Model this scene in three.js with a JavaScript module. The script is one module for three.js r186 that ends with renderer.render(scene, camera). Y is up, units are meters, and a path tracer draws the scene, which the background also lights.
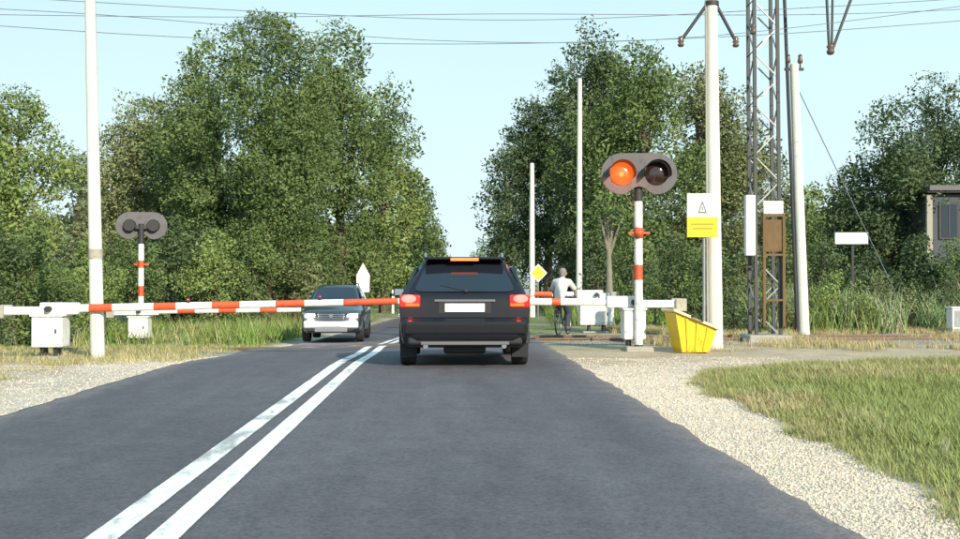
import * as THREE from 'three';
import { mergeGeometries, mergeVertices, toCreasedNormals } from 'three/addons/utils/BufferGeometryUtils.js';
import { RoundedBoxGeometry } from 'three/addons/geometries/RoundedBoxGeometry.js';
import { MarchingCubes } from 'three/addons/objects/MarchingCubes.js';

// ------------------------------------------------------------------ camera, sky, sun, exposure
const W = 960, H = 539, F = 1150;                 // photograph size and focal length in its pixels
const scene = new THREE.Scene();
const camera = new THREE.PerspectiveCamera(2 * Math.atan(H / 2 / F) * 180 / Math.PI, W / H, 0.1, 5000);
const EYE = 1.3;
camera.position.set(0, EYE, 0);
{ // the road runs along -z and vanishes at pixel (445, 284)
  const yaw = Math.atan((480 - 445) / F), pitch = Math.atan((284 - 269.5) / F);
  camera.rotation.set(pitch, -yaw, 0, 'YXZ');
  camera.updateMatrixWorld(true);
}
const renderer = new THREE.WebGLRenderer({ antialias: true });
renderer.setSize(1024, 575);
renderer.toneMapping = THREE.LinearToneMapping;
renderer.toneMappingExposure = 1.2;
renderer.shadowMap.enabled = true;
{ // clear morning sky with a pale milky horizon
  const w = 256, h = 128, data = new Float32Array(w * h * 4);
  const zen = [0.24, 0.52, 0.80], mid = [0.43, 0.72, 0.85], hor = [0.72, 0.88, 0.92];
  const wisp = new Float32Array(w * h); // thin high haze, stretched sideways
  for (let j = 0; j < h; j++) for (let i = 0; i < w; i++) { const a = i / w * Math.PI * 2; let q = 0; for (const [m, n, p] of [[3, 31, 0.4], [7, 47, 2.1], [13, 71, 4.0], [5, 83, 1.2]]) q += Math.sin(a * m + p + Math.sin(j / h * n)) * Math.sin(j / h * n + p * 2 + Math.sin(a * m)); wisp[j * w + i] = 0.5 + q / 8; }
  for (let j = 0; j < h; j++) {
    const el = Math.max(0, ((j + 0.5) / h - 0.5) * 2);           // row 0 is straight down
    const a = Math.min(1, el / 0.28), b = Math.min(1, Math.max(0, (el - 0.28) / 0.72));
    for (let i = 0; i < w; i++) {
      const k = (j * w + i) * 4;
      for (let c = 0; c < 3; c++) {
        let v = hor[c] + (mid[c] - hor[c]) * a; v += (zen[c] - mid[c]) * b;
        v *= 1 + 0.10 * (wisp[k / 4] - 0.5); if (j < h / 2 - 1) v *= 0.35;
        data[k + c] = v;
      }
      data[k + 3] = 1;
    }
  }
  const t = new THREE.DataTexture(data, w, h, THREE.RGBAFormat, THREE.FloatType);
  t.mapping = THREE.EquirectangularReflectionMapping; t.magFilter = THREE.LinearFilter; t.minFilter = THREE.LinearFilter;
  t.needsUpdate = true; scene.background = t; scene.environment = t;
}
const sun = new THREE.DirectionalLight(new THREE.Color(1, 0.90, 0.74), 5);
sun.position.set(42, 44, 62); sun.target.position.set(0, 0, -25);
sun.castShadow = true; sun.shadow.mapSize.set(4096, 4096);
Object.assign(sun.shadow.camera, { left: -70, right: 70, top: 60, bottom: -60, near: 1, far: 400 });
scene.add(sun, sun.target);

// ------------------------------------------------------------------ helpers
let seed = 20240710;
function rnd() { seed |= 0; seed = seed + 0x6D2B79F5 | 0; let t = Math.imul(seed ^ seed >>> 15, 1 | seed); t = t + Math.imul(t ^ t >>> 7, 61 | t) ^ t; return ((t ^ t >>> 14) >>> 0) / 4294967296; }
const rr = (a, b) => a + (b - a) * rnd();
const clamp = (v, a = 0, b = 1) => Math.min(b, Math.max(a, v));
const lerp = (a, b, t) => a + (b - a) * t;
const sstep = (a, b, v) => { const t = clamp((v - a) / (b - a)); return t * t * (3 - 2 * t); };
function hash2(x, y) { let h = Math.imul(x | 0, 374761393) + Math.imul(y | 0, 668265263); h = Math.imul(h ^ h >>> 13, 1274126177); return ((h ^ h >>> 16) >>> 0) / 4294967296; }
function vnoise(x, y, per = 0) {
  const xi = Math.floor(x), yi = Math.floor(y), fx = x - xi, fy = y - yi;
  const m = v => per ? ((v % per) + per) % per : v;
  const u = fx * fx * (3 - 2 * fx), v = fy * fy * (3 - 2 * fy);
  const a = hash2(m(xi), m(yi)), b = hash2(m(xi + 1), m(yi)), c = hash2(m(xi), m(yi + 1)), d = hash2(m(xi + 1), m(yi + 1));
  return lerp(lerp(a, b, u), lerp(c, d, u), v);
}
function fbm(x, y, oct = 4) { let s = 0, a = 0.5, n = 0; for (let i = 0; i < oct; i++) { s += a * vnoise(x, y); n += a; x = x * 2.03 + 11.3; y = y * 2.03 + 5.7; a *= 0.5; } return s / n; }
function piece(table, v) { for (let i = 1; i < table.length; i++) if (v <= table[i][0]) { const [a, b] = table[i - 1], [c, d] = table[i]; return lerp(b, d, sstep(a, c, v)); } return table[table.length - 1][1]; }
// road and ground profile: d is the distance along the road (-z)
const shiftT = [[-60, 0], [30, 0], [45, 1.0], [60, 2.0], [100, 3.8], [200, 7], [420, 14]];
function pieceLin(table, v) { if (v <= table[0][0]) return table[0][1]; for (let i = 1; i < table.length; i++) if (v <= table[i][0]) { const [a, b] = table[i - 1], [c, d] = table[i]; return lerp(b, d, (v - a) / (c - a)); } return table[table.length - 1][1]; }
const shift = d => pieceLin(shiftT, d);
const dipT = [[-60, 0], [18, 0], [25, 0.16], [32, 0.4], [36, 0.45], [70, 0.45], [140, 0.2], [420, 0.2]];
function roadY(x, d) { return -piece(dipT, Math.max(-60, d)) * (1 - sstep(-3.6, 2.6, x - shift(d))); }
const ROAD_L = -4.4, ROAD_R = 2.15;
function groundY(x, d) {
  const e = Math.max(x - (ROAD_R + shift(d)), ROAD_L + shift(d) - x);      // distance outside the asphalt
  let y = roadY(x, d) - 0.055;
  if (e > 0) y += (fbm(x * 0.9, d * 0.9, 3) - 0.5) * 0.10 * sstep(0.2, 2.5, e) + (fbm(x * 0.11 + 3, d * 0.11, 2) - 0.5) * 0.3 * sstep(8, 30, e);
  return y;
}
// pixel of the photograph -> direction; a depth (from what the thing stands on) makes it a point
function at(px, py, d) {
  const v = new THREE.Vector3((px - 480) / F, -(py - 269.5) / F, -1).applyQuaternion(camera.quaternion);
  return v.multiplyScalar(d / -v.z).add(camera.position);
}
function foot(px, d) { const p = at(px, 300, d); return new THREE.Vector3(p.x, groundY(p.x, d), -d); }
const rowY = (py, d, px = 480) => at(px, py, d).y;

const used = {};
function numbered(name) { const n = used[name] = (used[name] ?? -1) + 1; return n ? `${name}_${String(n).padStart(3, '0')}` : name; }
function shadow(o) { o.traverse(c => { if (c.isMesh) { c.castShadow = true; c.receiveShadow = true; } }); return o; }
function thing(name, label, category, pos = [0, 0, 0], turn = 0, group) {
  const o = new THREE.Group(); o.name = numbered(name); scene.add(o);
  if (pos.isVector3) o.position.copy(pos); else o.position.set(...pos);
  o.rotation.y = turn; o.userData = { label, category }; if (group) o.userData.group = group; return o;
}
function part(name, geo, mat, parent, label) {
  const m = new THREE.Mesh(Array.isArray(geo) ? mergeGeometries(geo.map(g => { const q = g.index ? g.toNonIndexed() : g; for (const k of Object.keys(q.attributes)) if (!['position', 'normal', 'uv'].includes(k)) q.deleteAttribute(k); return q; })) : geo, mat);
  m.name = name; m.castShadow = m.receiveShadow = true; parent.add(m); if (label) m.userData.label = label; return m;
}
function struct(name, geo, mat) { const m = part(name, geo, mat, scene); m.userData.kind = 'structure'; return m; }
const V = (x, y, z) => new THREE.Vector3(x, y, z);
function box(w, h, d, x = 0, y = 0, z = 0, r = 0) { const g = r ? new RoundedBoxGeometry(w, h, d, 2, r) : new THREE.BoxGeometry(w, h, d); return g.translate(x, y, z); }
function bar(a, b, r0, r1 = r0, seg = 8) {       // tapered round bar between two points
  const d = b.clone().sub(a), g = new THREE.CylinderGeometry(r1, r0, d.length(), seg, 1);
  g.applyQuaternion(new THREE.Quaternion().setFromUnitVectors(V(0, 1, 0), d.clone().normalize()));
  return g.translate(...a.clone().add(b).multiplyScalar(0.5).toArray());
}
function angle(a, b, w) {                         // square steel bar between two points
  const d = b.clone().sub(a), g = new THREE.BoxGeometry(w, d.length(), w);
  g.applyQuaternion(new THREE.Quaternion().setFromUnitVectors(V(0, 1, 0), d.clone().normalize()));
  return g.translate(...a.clone().add(b).multiplyScalar(0.5).toArray());
}
function tube(pts, r, seg = 24, rad = 6, closed = false) { return new THREE.TubeGeometry(new THREE.CatmullRomCurve3(pts, closed), seg, r, rad, closed); }

// ------------------------------------------------------------------ materials
function noiseTex(n, fn, srgb) {
  const data = new Uint8Array(n * n * 4);
  for (let j = 0; j < n; j++) for (let i = 0; i < n; i++) { const c = fn(i / n, j / n), k = (j * n + i) * 4; data[k] = c[0] * 255; data[k + 1] = c[1] * 255; data[k + 2] = c[2] * 255; data[k + 3] = 255; }
  const t = new THREE.DataTexture(data, n, n); t.wrapS = t.wrapT = THREE.RepeatWrapping; t.magFilter = THREE.LinearFilter; t.minFilter = THREE.LinearMipmapLinearFilter; t.generateMipmaps = true;
  if (srgb) t.colorSpace = THREE.SRGBColorSpace; t.needsUpdate = true; return t;
}
const grainTex = noiseTex(512, (u, v) => {           // stony grain, light factor around 0.8
  const a = vnoise(u * 256, v * 256, 256), b = vnoise(u * 96, v * 96, 96), c = vnoise(u * 14, v * 14, 14);
  const g = clamp(0.36 + a * 0.46 + b * 0.24 + c * 0.12); return [g, g, g];
});
const grainBump = noiseTex(512, (u, v) => { const g = clamp(vnoise(u * 200, v * 200, 200) * 0.6 + vnoise(u * 80, v * 80, 80) * 0.4); return [g, g, g]; });
const dirtTex = noiseTex(256, (u, v) => {             // patchy weathering
  const a = vnoise(u * 6, v * 6, 6), b = vnoise(u * 24, v * 24, 24), c = vnoise(u * 90, v * 90, 90);
  const st = sstep(0.62, 0.80, vnoise(u * 11 + 3, v * 4, 0) * 0.6 + vnoise(u * 44, v * 30, 0) * 0.4), g = clamp(0.74 + a * 0.14 + b * 0.10 + c * 0.08) * (1 - 0.3 * st); return [g, g * (0.985 - 0.06 * st), g * (0.96 - 0.12 * st)];
});
const M = {};
const std = (r, g, b, o = {}) => new THREE.MeshStandardMaterial({ color: new THREE.Color().setRGB(r, g, b), roughness: 0.7, ...o });
const phys = (r, g, b, o = {}) => new THREE.MeshPhysicalMaterial({ color: new THREE.Color().setRGB(r, g, b), roughness: 0.5, ...o });
M.asphalt = std(0.118, 0.108, 0.119, { vertexColors: true, map: grainTex, bumpMap: grainBump, bumpScale: 0.004, roughness: 0.88 });
M.ground = std(1, 1, 1, { vertexColors: true, map: grainTex, bumpMap: grainBump, bumpScale: 0.02, roughness: 1 });
M.paint = std(0.95, 0.92, 0.86, { map: grainTex, vertexColors: true, bumpMap: grainBump, bumpScale: 0.002, roughness: 0.75 });
M.stone = std(1, 1, 1, { roughness: 0.95 });
M.white = std(0.82, 0.82, 0.80, { map: dirtTex, roughness: 0.5 });
M.red = std(0.66, 0.10, 0.03, { map: dirtTex, roughness: 0.5 });
M.concrete = std(0.74, 0.72, 0.66, { map: dirtTex, bumpMap: grainBump, bumpScale: 0.004, roughness: 0.95 });
M.concreteOld = std(0.42, 0.39, 0.33, { map: dirtTex, roughness: 0.95 });
M.steel = std(0.30, 0.31, 0.32, { metalness: 0.6, roughness: 0.5, map: dirtTex });
M.darkSteel = std(0.045, 0.045, 0.05, { metalness: 0.3, roughness: 0.6, map: dirtTex });
M.latticePaint = std(0.07, 0.075, 0.075, { metalness: 0.2, roughness: 0.65, map: dirtTex });
M.rust = std(0.17, 0.105, 0.045, { roughness: 0.85, map: dirtTex });
M.yellow = std(0.80, 0.56, 0.02, { map: dirtTex, roughness: 0.55 });
M.paleLid = std(0.82, 0.74, 0.42, { map: dirtTex, roughness: 0.6 });
M.black = std(0.015, 0.015, 0.016, { roughness: 0.6 });
M.rubber = std(0.02, 0.02, 0.021, { roughness: 0.85 });
M.board = std(0.12, 0.115, 0.12, { map: dirtTex, roughness: 0.6 });
M.bark = std(0.16, 0.125, 0.085, { map: dirtTex, bumpMap: grainBump, bumpScale: 0.02, roughness: 1 });
M.paleBark = std(0.38, 0.34, 0.27, { map: dirtTex, bumpMap: grainBump, bumpScale: 0.02, roughness: 1 });
M.leaf = std(1, 1, 1, { roughness: 0.7, side: THREE.DoubleSide });
M.grass = std(1, 1, 1, { roughness: 0.8, side: THREE.DoubleSide });
M.carPaint = phys(0.006, 0.006, 0.009, { roughness: 0.6, specularIntensity: 0.3, clearcoat: 0.7, clearcoatRoughness: 0.05 });
M.carPaint2 = phys(0.022, 0.024, 0.026, { roughness: 0.35, clearcoat: 1, clearcoatRoughness: 0.06 });
M.silver = phys(0.50, 0.51, 0.52, { metalness: 0.4, roughness: 0.4, clearcoat: 0.8 });
M.strip = std(0.12, 0.12, 0.13, { roughness: 0.5 });
M.glass = phys(0.012, 0.016, 0.022, { roughness: 0.04, clearcoat: 1, ior: 1.5 });
M.plastic = std(0.02, 0.02, 0.022, { roughness: 0.7 });
M.chrome = std(0.62, 0.62, 0.63, { metalness: 1, roughness: 0.22 });
M.alloy = std(0.4, 0.4, 0.42, { metalness: 0.9, roughness: 0.35 });
M.plate = std(0.86, 0.86, 0.84, { roughness: 0.4 });
M.redLens = phys(0.42, 0.015, 0.012, { roughness: 0.15, clearcoat: 1 });
M.amberLens = phys(0.5, 0.13, 0.02, { roughness: 0.15, clearcoat: 1 });
M.tailGlow = std(0.5, 0.03, 0.02, { emissive: new THREE.Color().setRGB(1, 0.11, 0.09), emissiveIntensity: 3.6 });
M.brakeGlow = std(0.5, 0.05, 0.02, { emissive: new THREE.Color().setRGB(1, 0.16, 0.04), emissiveIntensity: 2.6 });
M.headGlow = std(0.9, 0.9, 0.9, { emissive: new THREE.Color().setRGB(1, 0.98, 0.94), emissiveIntensity: 2.2 });
M.signalGlow = phys(0.6, 0.05, 0.015, { roughness: 0.2, emissive: new THREE.Color().setRGB(1, 0.16, 0.012), emissiveIntensity: 0.7, clearcoat: 1 });
M.signalOff = phys(0.03, 0.012, 0.012, { roughness: 0.1, clearcoat: 1 });
M.porcelain = phys(0.10, 0.055, 0.035, { roughness: 0.2, clearcoat: 0.6 });
M.wire = std(0.12, 0.14, 0.16, { roughness: 0.6 });

// ------------------------------------------------------------------ ground: one sheet to the horizon
function axis(a, b, step, lo, hi) {
  const v = []; for (let x = a; x <= b + 1e-6; x += step) v.push(x);
  let s = step, x = b; while (x < hi) { s *= 1.22; x += s; v.push(x); }
  s = step; x = a; while (x > lo) { s *= 1.22; x -= s; v.unshift(x); }
  return v;
}
const GREEN = [0.20, 0.23, 0.07], DRY = [0.36, 0.30, 0.165], DIRT = [0.52, 0.41, 0.28], GRAVEL = [0.62, 0.52, 0.41], BALLAST = [0.33, 0.30, 0.265], SOIL = [0.07, 0.075, 0.03];
const mix3 = (a, b, t) => [lerp(a[0], b[0], t), lerp(a[1], b[1], t), lerp(a[2], b[2], t)];
const shoulderOut = d => pieceLin([[0, 2.75], [6.5, 2.88], [10, 3.12], [14.4, 3.25], [16.5, 3.5], [18, 4.2], [19.5, 7], [21, 14], [23, 40]], d);
function grassHere(x, d) {      // 0 bare .. 1 grassy, on the near right and the verges
  const s = shift(d), n = (fbm(x * 1.3 + 7, d * 1.3, 3) - 0.5);
  if (x > ROAD_R + s) {
    if (d < 23) return sstep(-0.05, 0.25, x - shoulderOut(d) + n * 0.5);
    if (d < 31) return sstep(0.5, 0.62, fbm(x * 0.5, d * 0.5 + 40, 3)) * 0.35;
    return 0.9;
  }
  if (x < ROAD_L + s) {
    const e = ROAD_L + s - x;
    if (d < 21) return sstep(1.3, 2.4, e + n * 1.4) * sstep(0.42, 0.62, fbm(x * 0.6, d * 0.6, 3)) * 0.8;
    if (d < 25.5) return 0.25 + 0.4 * sstep(0.5, 0.6, fbm(x * 0.7, d * 0.7, 3));
    return sstep(0.2, 1.2, e + n);
  }
  return 0;
}
function groundColour(x, d) {
  const s = shift(d), n1 = fbm(x * 0.7, d * 0.7, 4), n2 = fbm(x * 2.6 + 9, d * 2.6, 3), n3 = fbm(x * 0.18, d * 0.18 + 20, 3);
  let c;
  const e = x > 0 ? x - ROAD_R - s : ROAD_L + s - x;
  let bare = e < 3 ? GRAVEL : DIRT;
  if (x > 0 && d > 17.5) bare = mix3(GRAVEL, DIRT, sstep(17.5, 21, d + (n1 - 0.5) * 3));
  if (x < 0) bare = mix3(GRAVEL, DIRT, sstep(1.0, 1.9, e + (n1 - 0.5) * 2.2));
  if (d > 25.4 && d < 30.6 && e > 0.1) bare = mix3(bare, BALLAST, 0.8);
  const turf = mix3(mix3(GREEN, DRY, clamp(sstep(0.45, 0.72, n1) * 0.85)), SOIL, sstep(0.55, 0.8, n2) * 0.5);
  c = mix3(bare, turf, grassHere(x, d));
  if (d > 60 || Math.abs(x) > 45) c = mix3(c, mix3(GREEN, DRY, n3 * 0.5), 0.8);
  const k = 1.12 * (0.78 + 0.44 * n2);
  return [c[0] * k, c[1] * k, c[2] * k];
}
{
  const xs = axis(-16, 20, 0.2, -2400, 2400), ds = axis(3.5, 44, 0.22, -500, 2600);
  const nx = xs.length, nd = ds.length, pos = new Float32Array(nx * nd * 3), col = new Float32Array(nx * nd * 3), uv = new Float32Array(nx * nd * 2), idx = [];
  for (let j = 0; j < nd; j++) for (let i = 0; i < nx; i++) {
    const k = j * nx + i, x = xs[i], d = ds[j];
    pos.set([x, groundY(x, d), -d], k * 3); uv.set([x / 2.3, d / 2.3], k * 2); col.set(groundColour(x, d), k * 3);
    if (i && j) { const a = k - nx - 1, b = k - nx, c = k - 1; idx.push(a, b, c, b, k, c); }
  }
  const g = new THREE.BufferGeometry(); g.setAttribute('position', new THREE.BufferAttribute(pos, 3)); g.setAttribute('uv', new THREE.BufferAttribute(uv, 2)); g.setAttribute('color', new THREE.BufferAttribute(col, 3)); g.setIndex(idx); g.computeVertexNormals();
  struct('ground', g, M.ground);
}
// a ribbon that follows the road: x offsets from the road axis, lifted above roadY
function ribbon(x0, x1, d0, d1, lift, nxs, step, colour, edge = 0, wob = 0) {
  const pos = [], uv = [], col = [], idx = [], rows = Math.ceil((d1 - d0) / step), cols = nxs + (edge ? 2 : 0);
  for (let j = 0; j <= rows; j++) {
    const d = lerp(d0, d1, j / rows);
    for (let i = 0; i <= cols; i++) {
      let t = edge ? clamp((i - 1) / nxs) : i / nxs, drop = edge && (i === 0 || i === cols) ? edge : 0;
      let x = lerp(x0, x1, t) + shift(d);
      if (wob && (t === 0 || t === 1)) x += (vnoise(d * 2.2, t * 50) - 0.5) * wob + (vnoise(d * 9, t * 50 + 9) - 0.5) * wob * 0.6;
      pos.push(x, roadY(x, d) + lift - drop, -d); uv.push(x / 3.1, d / 3.1); col.push(...colour(x - shift(d), d));
      if (i && j) { const k = j * (cols + 1) + i, a = k - cols - 2, b = k - cols - 1, c = k - 1; idx.push(a, b, c, b, k, c); }
    }
  }
  const g = new THREE.BufferGeometry(); g.setAttribute('position', new THREE.Float32BufferAttribute(pos, 3)); g.setAttribute('uv', new THREE.Float32BufferAttribute(uv, 2)); g.setAttribute('color', new THREE.Float32BufferAttribute(col, 3)); g.setIndex(idx); g.computeVertexNormals(); return g;
}
struct('road', ribbon(ROAD_L, ROAD_R, 0, 420, 0, 96, 0.22, (x, d) => {
  // worn wheel tracks, oil and patch repairs carry their own grain
  const n = fbm(x * 2.2, d * 0.35, 4), m = fbm(x * 7, d * 7, 3);
  const edge = Math.min(x - ROAD_L, ROAD_R - x), dust = sstep(0.45, 0.0, edge + (m - 0.5) * 0.5);
  const streak = fbm(x * 5 + 3, d * 0.07, 3), patch = sstep(0.55, 0.60, fbm(x * 0.5 + 30, d * 0.16 + 8, 2));
  const drip = sstep(0.60, 0.72, fbm(x * 3.1 + 60, d * 1.1, 3)) * 0.22 * sstep(0.6, 0.2, Math.abs(x - 0.35));
  const seam = Math.abs(x + 1.42 + (vnoise(d * 0.8, 7) - 0.5) * 0.06) < 0.05 ? 0.3 : 0;
  const k = (0.62 + 0.34 * n + 0.26 * m + 0.34 * (streak - 0.5) + 0.16) * (1 - 0.10 * patch - drip - seam);
  return mix3([k, k, k * 1.02], [2.3, 2.1, 1.8], dust * 0.6);
}, 0.09, 0.07), M.asphalt);
// the double white centre line, worn
const wear = (x, d) => { const w = sstep(0.52, 0.66, fbm(x * 9, d * 2.4, 4)) * 0.55; const k = 1.15 * (1 - w); return [k, k, k * 1.01]; };
const wear2 = (x, d) => { const w = sstep(0.60, 0.75, fbm(x * 9 + 4, d * 2.4 + 8, 4)) * 0.4; const k = 1.2 * (1 - w); return [k, k, k]; };
struct('road_marking_line', ribbon(-1.835, -1.665, -10, 26.9, 0.005, 4, 0.2, wear, 0, 0.004), M.paint);
struct('road_marking_line_001', ribbon(-1.525, -1.355, -10, 26.9, 0.005, 4, 0.2, wear2, 0, 0.004), M.paint);
struct('road_marking_line_003', ribbon(-1.525, -1.355, 29.2, 60, 0.005, 4, 0.3, wear2, 0, 0.004), M.paint);
struct('road_marking_line_002', ribbon(-1.835, -1.665, 29.2, 200, 0.005, 2, 0.5, wear, 0, 0.004), M.paint);

// gravel lying on both shoulders, one mass of small stones
{
  const g = new THREE.IcosahedronGeometry(1, 0), p = g.attributes.position;
  for (let i = 0; i < p.count; i++) { const q = hash2(Math.round(p.getX(i) * 50), Math.round(p.getY(i) * 50 + p.getZ(i) * 31)); p.setXYZ(i, p.getX(i) * (0.8 + 0.4 * q), p.getY(i) * (0.55 + 0.2 * q), p.getZ(i) * (0.75 + 0.4 * q)); }
  g.computeVertexNormals();
  const N = 42000, im = new THREE.InstancedMesh(g, M.stone, N), m = new THREE.Matrix4(), q = new THREE.Quaternion(), e = new THREE.Euler(), c = new THREE.Color();
  let k = 0;
  while (k < N) {
    let x, d; const w = rnd();
    if (w < 0.62) { d = 5 + 16 * Math.pow(rnd(), 1.3); x = ROAD_R + 0.03 + rnd() * (Math.min(shoulderOut(d), 6) - ROAD_R + 0.12); }
    else if (w < 0.82) { d = rr(11, 24); x = ROAD_L - 0.05 - Math.pow(rnd(), 1.4) * 3; }
    else { d = rr(25.3, 30.6); x = rnd() < 0.5 ? rr(2.6, 14) : rr(-13, -4.8); }
    const s = rr(0.004, 0.0105) * (d > 24 ? 2.2 : 1) * (rnd() < 0.03 ? 1.8 : 1);
    e.set(rnd() * 6, rnd() * 6, rnd() * 6); q.setFromEuler(e);
    m.compose(V(x, groundY(x, d) + s * 0.25, -d), q, V(s, s, s)); im.setMatrixAt(k, m);
    const t = rnd() < 0.05 ? rr(0.6, 0.8) : rr(0.88, 1.08), b = d > 24 ? [0.30, 0.27, 0.24] : [0.63, 0.545, 0.44]; im.setColorAt(k, c.setRGB(b[0] * t, b[1] * t * rr(0.95, 1.02), b[2] * t * rr(0.9, 1.05))); k++;
  }
  im.name = 'gravel'; im.userData = { kind: 'stuff', label: 'pale gravel scattered on the road shoulders and track bed', category: 'gravel' }; im.castShadow = im.receiveShadow = true; scene.add(im);
}

// ------------------------------------------------------------------ railway track crossing the road
const TRACK = 28, trackY = x => groundY(x, TRACK);
{
  const t = thing('railway_track', 'single railway track crossing the road behind the red and white booms', 'railway track', [0, 0, -TRACK]);
  const prof = new THREE.Shape([[-0.07, 0], [0.07, 0], [0.07, 0.02], [0.012, 0.04], [0.012, 0.11], [0.036, 0.12], [0.036, 0.15], [-0.036, 0.15], [-0.036, 0.11], [-0.012, 0.11], [-0.012, 0.04], [-0.07, 0.02]].map(p => new THREE.Vector2(...p)));
  const railMat = std(0.22, 0.15, 0.11, { metalness: 0.5, roughness: 0.45, map: dirtTex });
  for (const o of [-0.754, 0.754]) {
    const g = new THREE.ExtrudeGeometry(prof, { depth: 90, bevelEnabled: false, steps: 180 }); g.rotateY(Math.PI / 2); g.translate(-45, 0, o);
    const p = g.attributes.position;
    for (let i = 0; i < p.count; i++) { const x = p.getX(i); p.setY(i, p.getY(i) + roadY(x, TRACK - o) - 0.128); }
    g.computeVertexNormals(); part('rail', g, railMat, t);
  }
  const sg = box(0.24, 0.16, 2.5, 0, 0, 0, 0.02);
  for (let x = -16; x < 16; x += 0.62) if (x < -5.2 || x > 2.9) { const s = part('sleeper', sg, M.concreteOld, t); s.position.set(x, roadY(x, TRACK) - 0.19, 0); }
}

// ------------------------------------------------------------------ crossing barriers
function barrier(name, label, base, armDir, opts = {}) {
  // armDir: +1 boom reaches towards +x. Base stands at the housing.
  const t = thing(name, label, 'barrier', base, 0, 'level crossing barriers');
  t.rotation.y = opts.turn ?? 0;
  const s = opts.scale ?? 1, y0 = opts.pivot ?? 0.98, up = opts.up ?? 0.01;
  part('foundation', box(0.5 * s, 0.1, 0.6, 0, 0.0, 0, 0.02), M.concreteOld, t);
  for (const q of [-1, 1]) part('support_leg', box(0.07, 0.18, 0.3, q * 0.13 * s, 0.14, 0, 0.008), M.darkSteel, t);
  const hs = part('housing', box(0.60 * s, 0.60, 0.5, 0, 0.52, 0, 0.03), M.white, t);
  part('door', box(0.50 * s, 0.48, 0.012, 0, 0.52, 0.256, 0.004), M.white, hs);
  part('latch', box(0.03, 0.08, 0.02, 0.18 * s, 0.54, 0.27, 0.004), M.darkSteel, hs);
  part('housing_lid', box(0.66 * s, 0.04, 0.56, 0, 0.845, 0, 0.012), M.white, hs);
  part('pivot_bracket', [box(0.1, 0.22, 0.12, 0, 0.95, 0, 0.02), bar(V(0, y0, -0.22), V(0, y0, 0.22), 0.06, 0.06, 14)], M.darkSteel, t);
  const arm = new THREE.Group(); arm.name = 'arm_assembly'; 
  // counterweight tail behind the pivot
  const tail = opts.tail ?? 0.9;
  part('boom_sleeve', box(0.75, 0.24, 0.2, armDir * 0.18, y0 + 0.01, 0, 0.03), M.white, t);
  for (const z of [-0.17, 0.17]) part('counterweight_arm', box(tail, 0.15, 0.04, -armDir * (tail / 2 + 0.08), y0 - 0.03, z, 0.008), M.white, t);
  for (const z of [-0.17, 0.17]) part('counterweight', box(0.22, 0.26, 0.08, -armDir * tail, y0 - 0.05, z + Math.sign(z) * 0.06, 0.012), M.concreteOld, t);
  // banded boom, each band its own sleeve, tapering to the tip
  let x = 0.5; const L = opts.bands.reduce((a, b) => a + b[1], 0.5);
  const hAt = v => lerp(0.15, 0.115, v / L);
  opts.bands.forEach(([c, len], i) => {
    const a = hAt(x), b = hAt(x + len), g = new THREE.CylinderGeometry(b / 2 / 0.924, a / 2 / 0.924, len - 0.004, 16, 1);
    g.scale(1, 1, 0.62); g.rotateZ(-Math.PI / 2); if (armDir < 0) g.rotateY(Math.PI);
    const m = part('boom_band', g, c === 'r' ? M.red : M.white, t);
    m.position.set(armDir * (x + len / 2), y0 + up * (x + len / 2), 0); m.rotation.z = armDir * Math.atan(up); x += len;
  });
  if (opts.lamps) for (const v of opts.lamps) {
    const l = part('boom_lamp', [box(0.07, 0.1, 0.08, armDir * v, y0 + up * v + 0.11, 0, 0.015)], M.darkSteel, t);
    part('lens', new THREE.SphereGeometry(0.032, 12, 8).translate(armDir * v, y0 + up * v + 0.12, 0.04), M.redLens, l);
  }
  return t;
}
const DB = 23;
{
  const f = foot(51, DB);
  barrier('crossing_barrier', 'long red and white crossing boom on white housing beside the left-hand lane gravel', f, 1, {
    up: 0.022, tail: 0.95, pivot: 0.97,
    bands: [['w', 0.25], ['r', 0.45], ['w', 0.82], ['r', 0.43], ['w', 0.72], ['r', 0.54], ['w', 0.72], ['r', 0.56], ['w', 0.78], ['r', 1.08], ['w', 0.28]], lamps: [2.7, 5.3],
  });
  const g = foot(633, 23.6);
  barrier('crossing_barrier', 'crossing boom on narrow white housing at foot of the lit red signal', g, -1, {
    scale: 0.75, tail: 0.95, pivot: 0.98, up: 0.006,
    bands: [['w', 1.0], ['r', 0.18], ['w', 0.55], ['r', 0.5], ['w', 0.62], ['r', 0.5], ['w', 0.6]], lamps: [2.2],
  });
  const h = foot(140, 34);
  barrier('crossing_barrier', 'far crossing barrier under the signal turned away, behind the long boom', h, 1, {
    scale: 0.95, pivot: 1.0, tail: 0.8,
    bands: [['w', 0.6], ['r', 0.5], ['w', 0.7], ['r', 0.5], ['w', 0.7], ['r', 0.5], ['w', 0.7]],
  });
  const k = foot(596, 32.5);
  barrier('crossing_barrier', 'far crossing barrier with white housing next to the cyclist', k, -1, {
    scale: 1.6, pivot: 1.08, tail: 0.5,
    bands: [['w', 0.75], ['r', 0.5], ['w', 0.6], ['r', 0.5], ['w', 0.6], ['r', 0.4]],
  });
}
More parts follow.
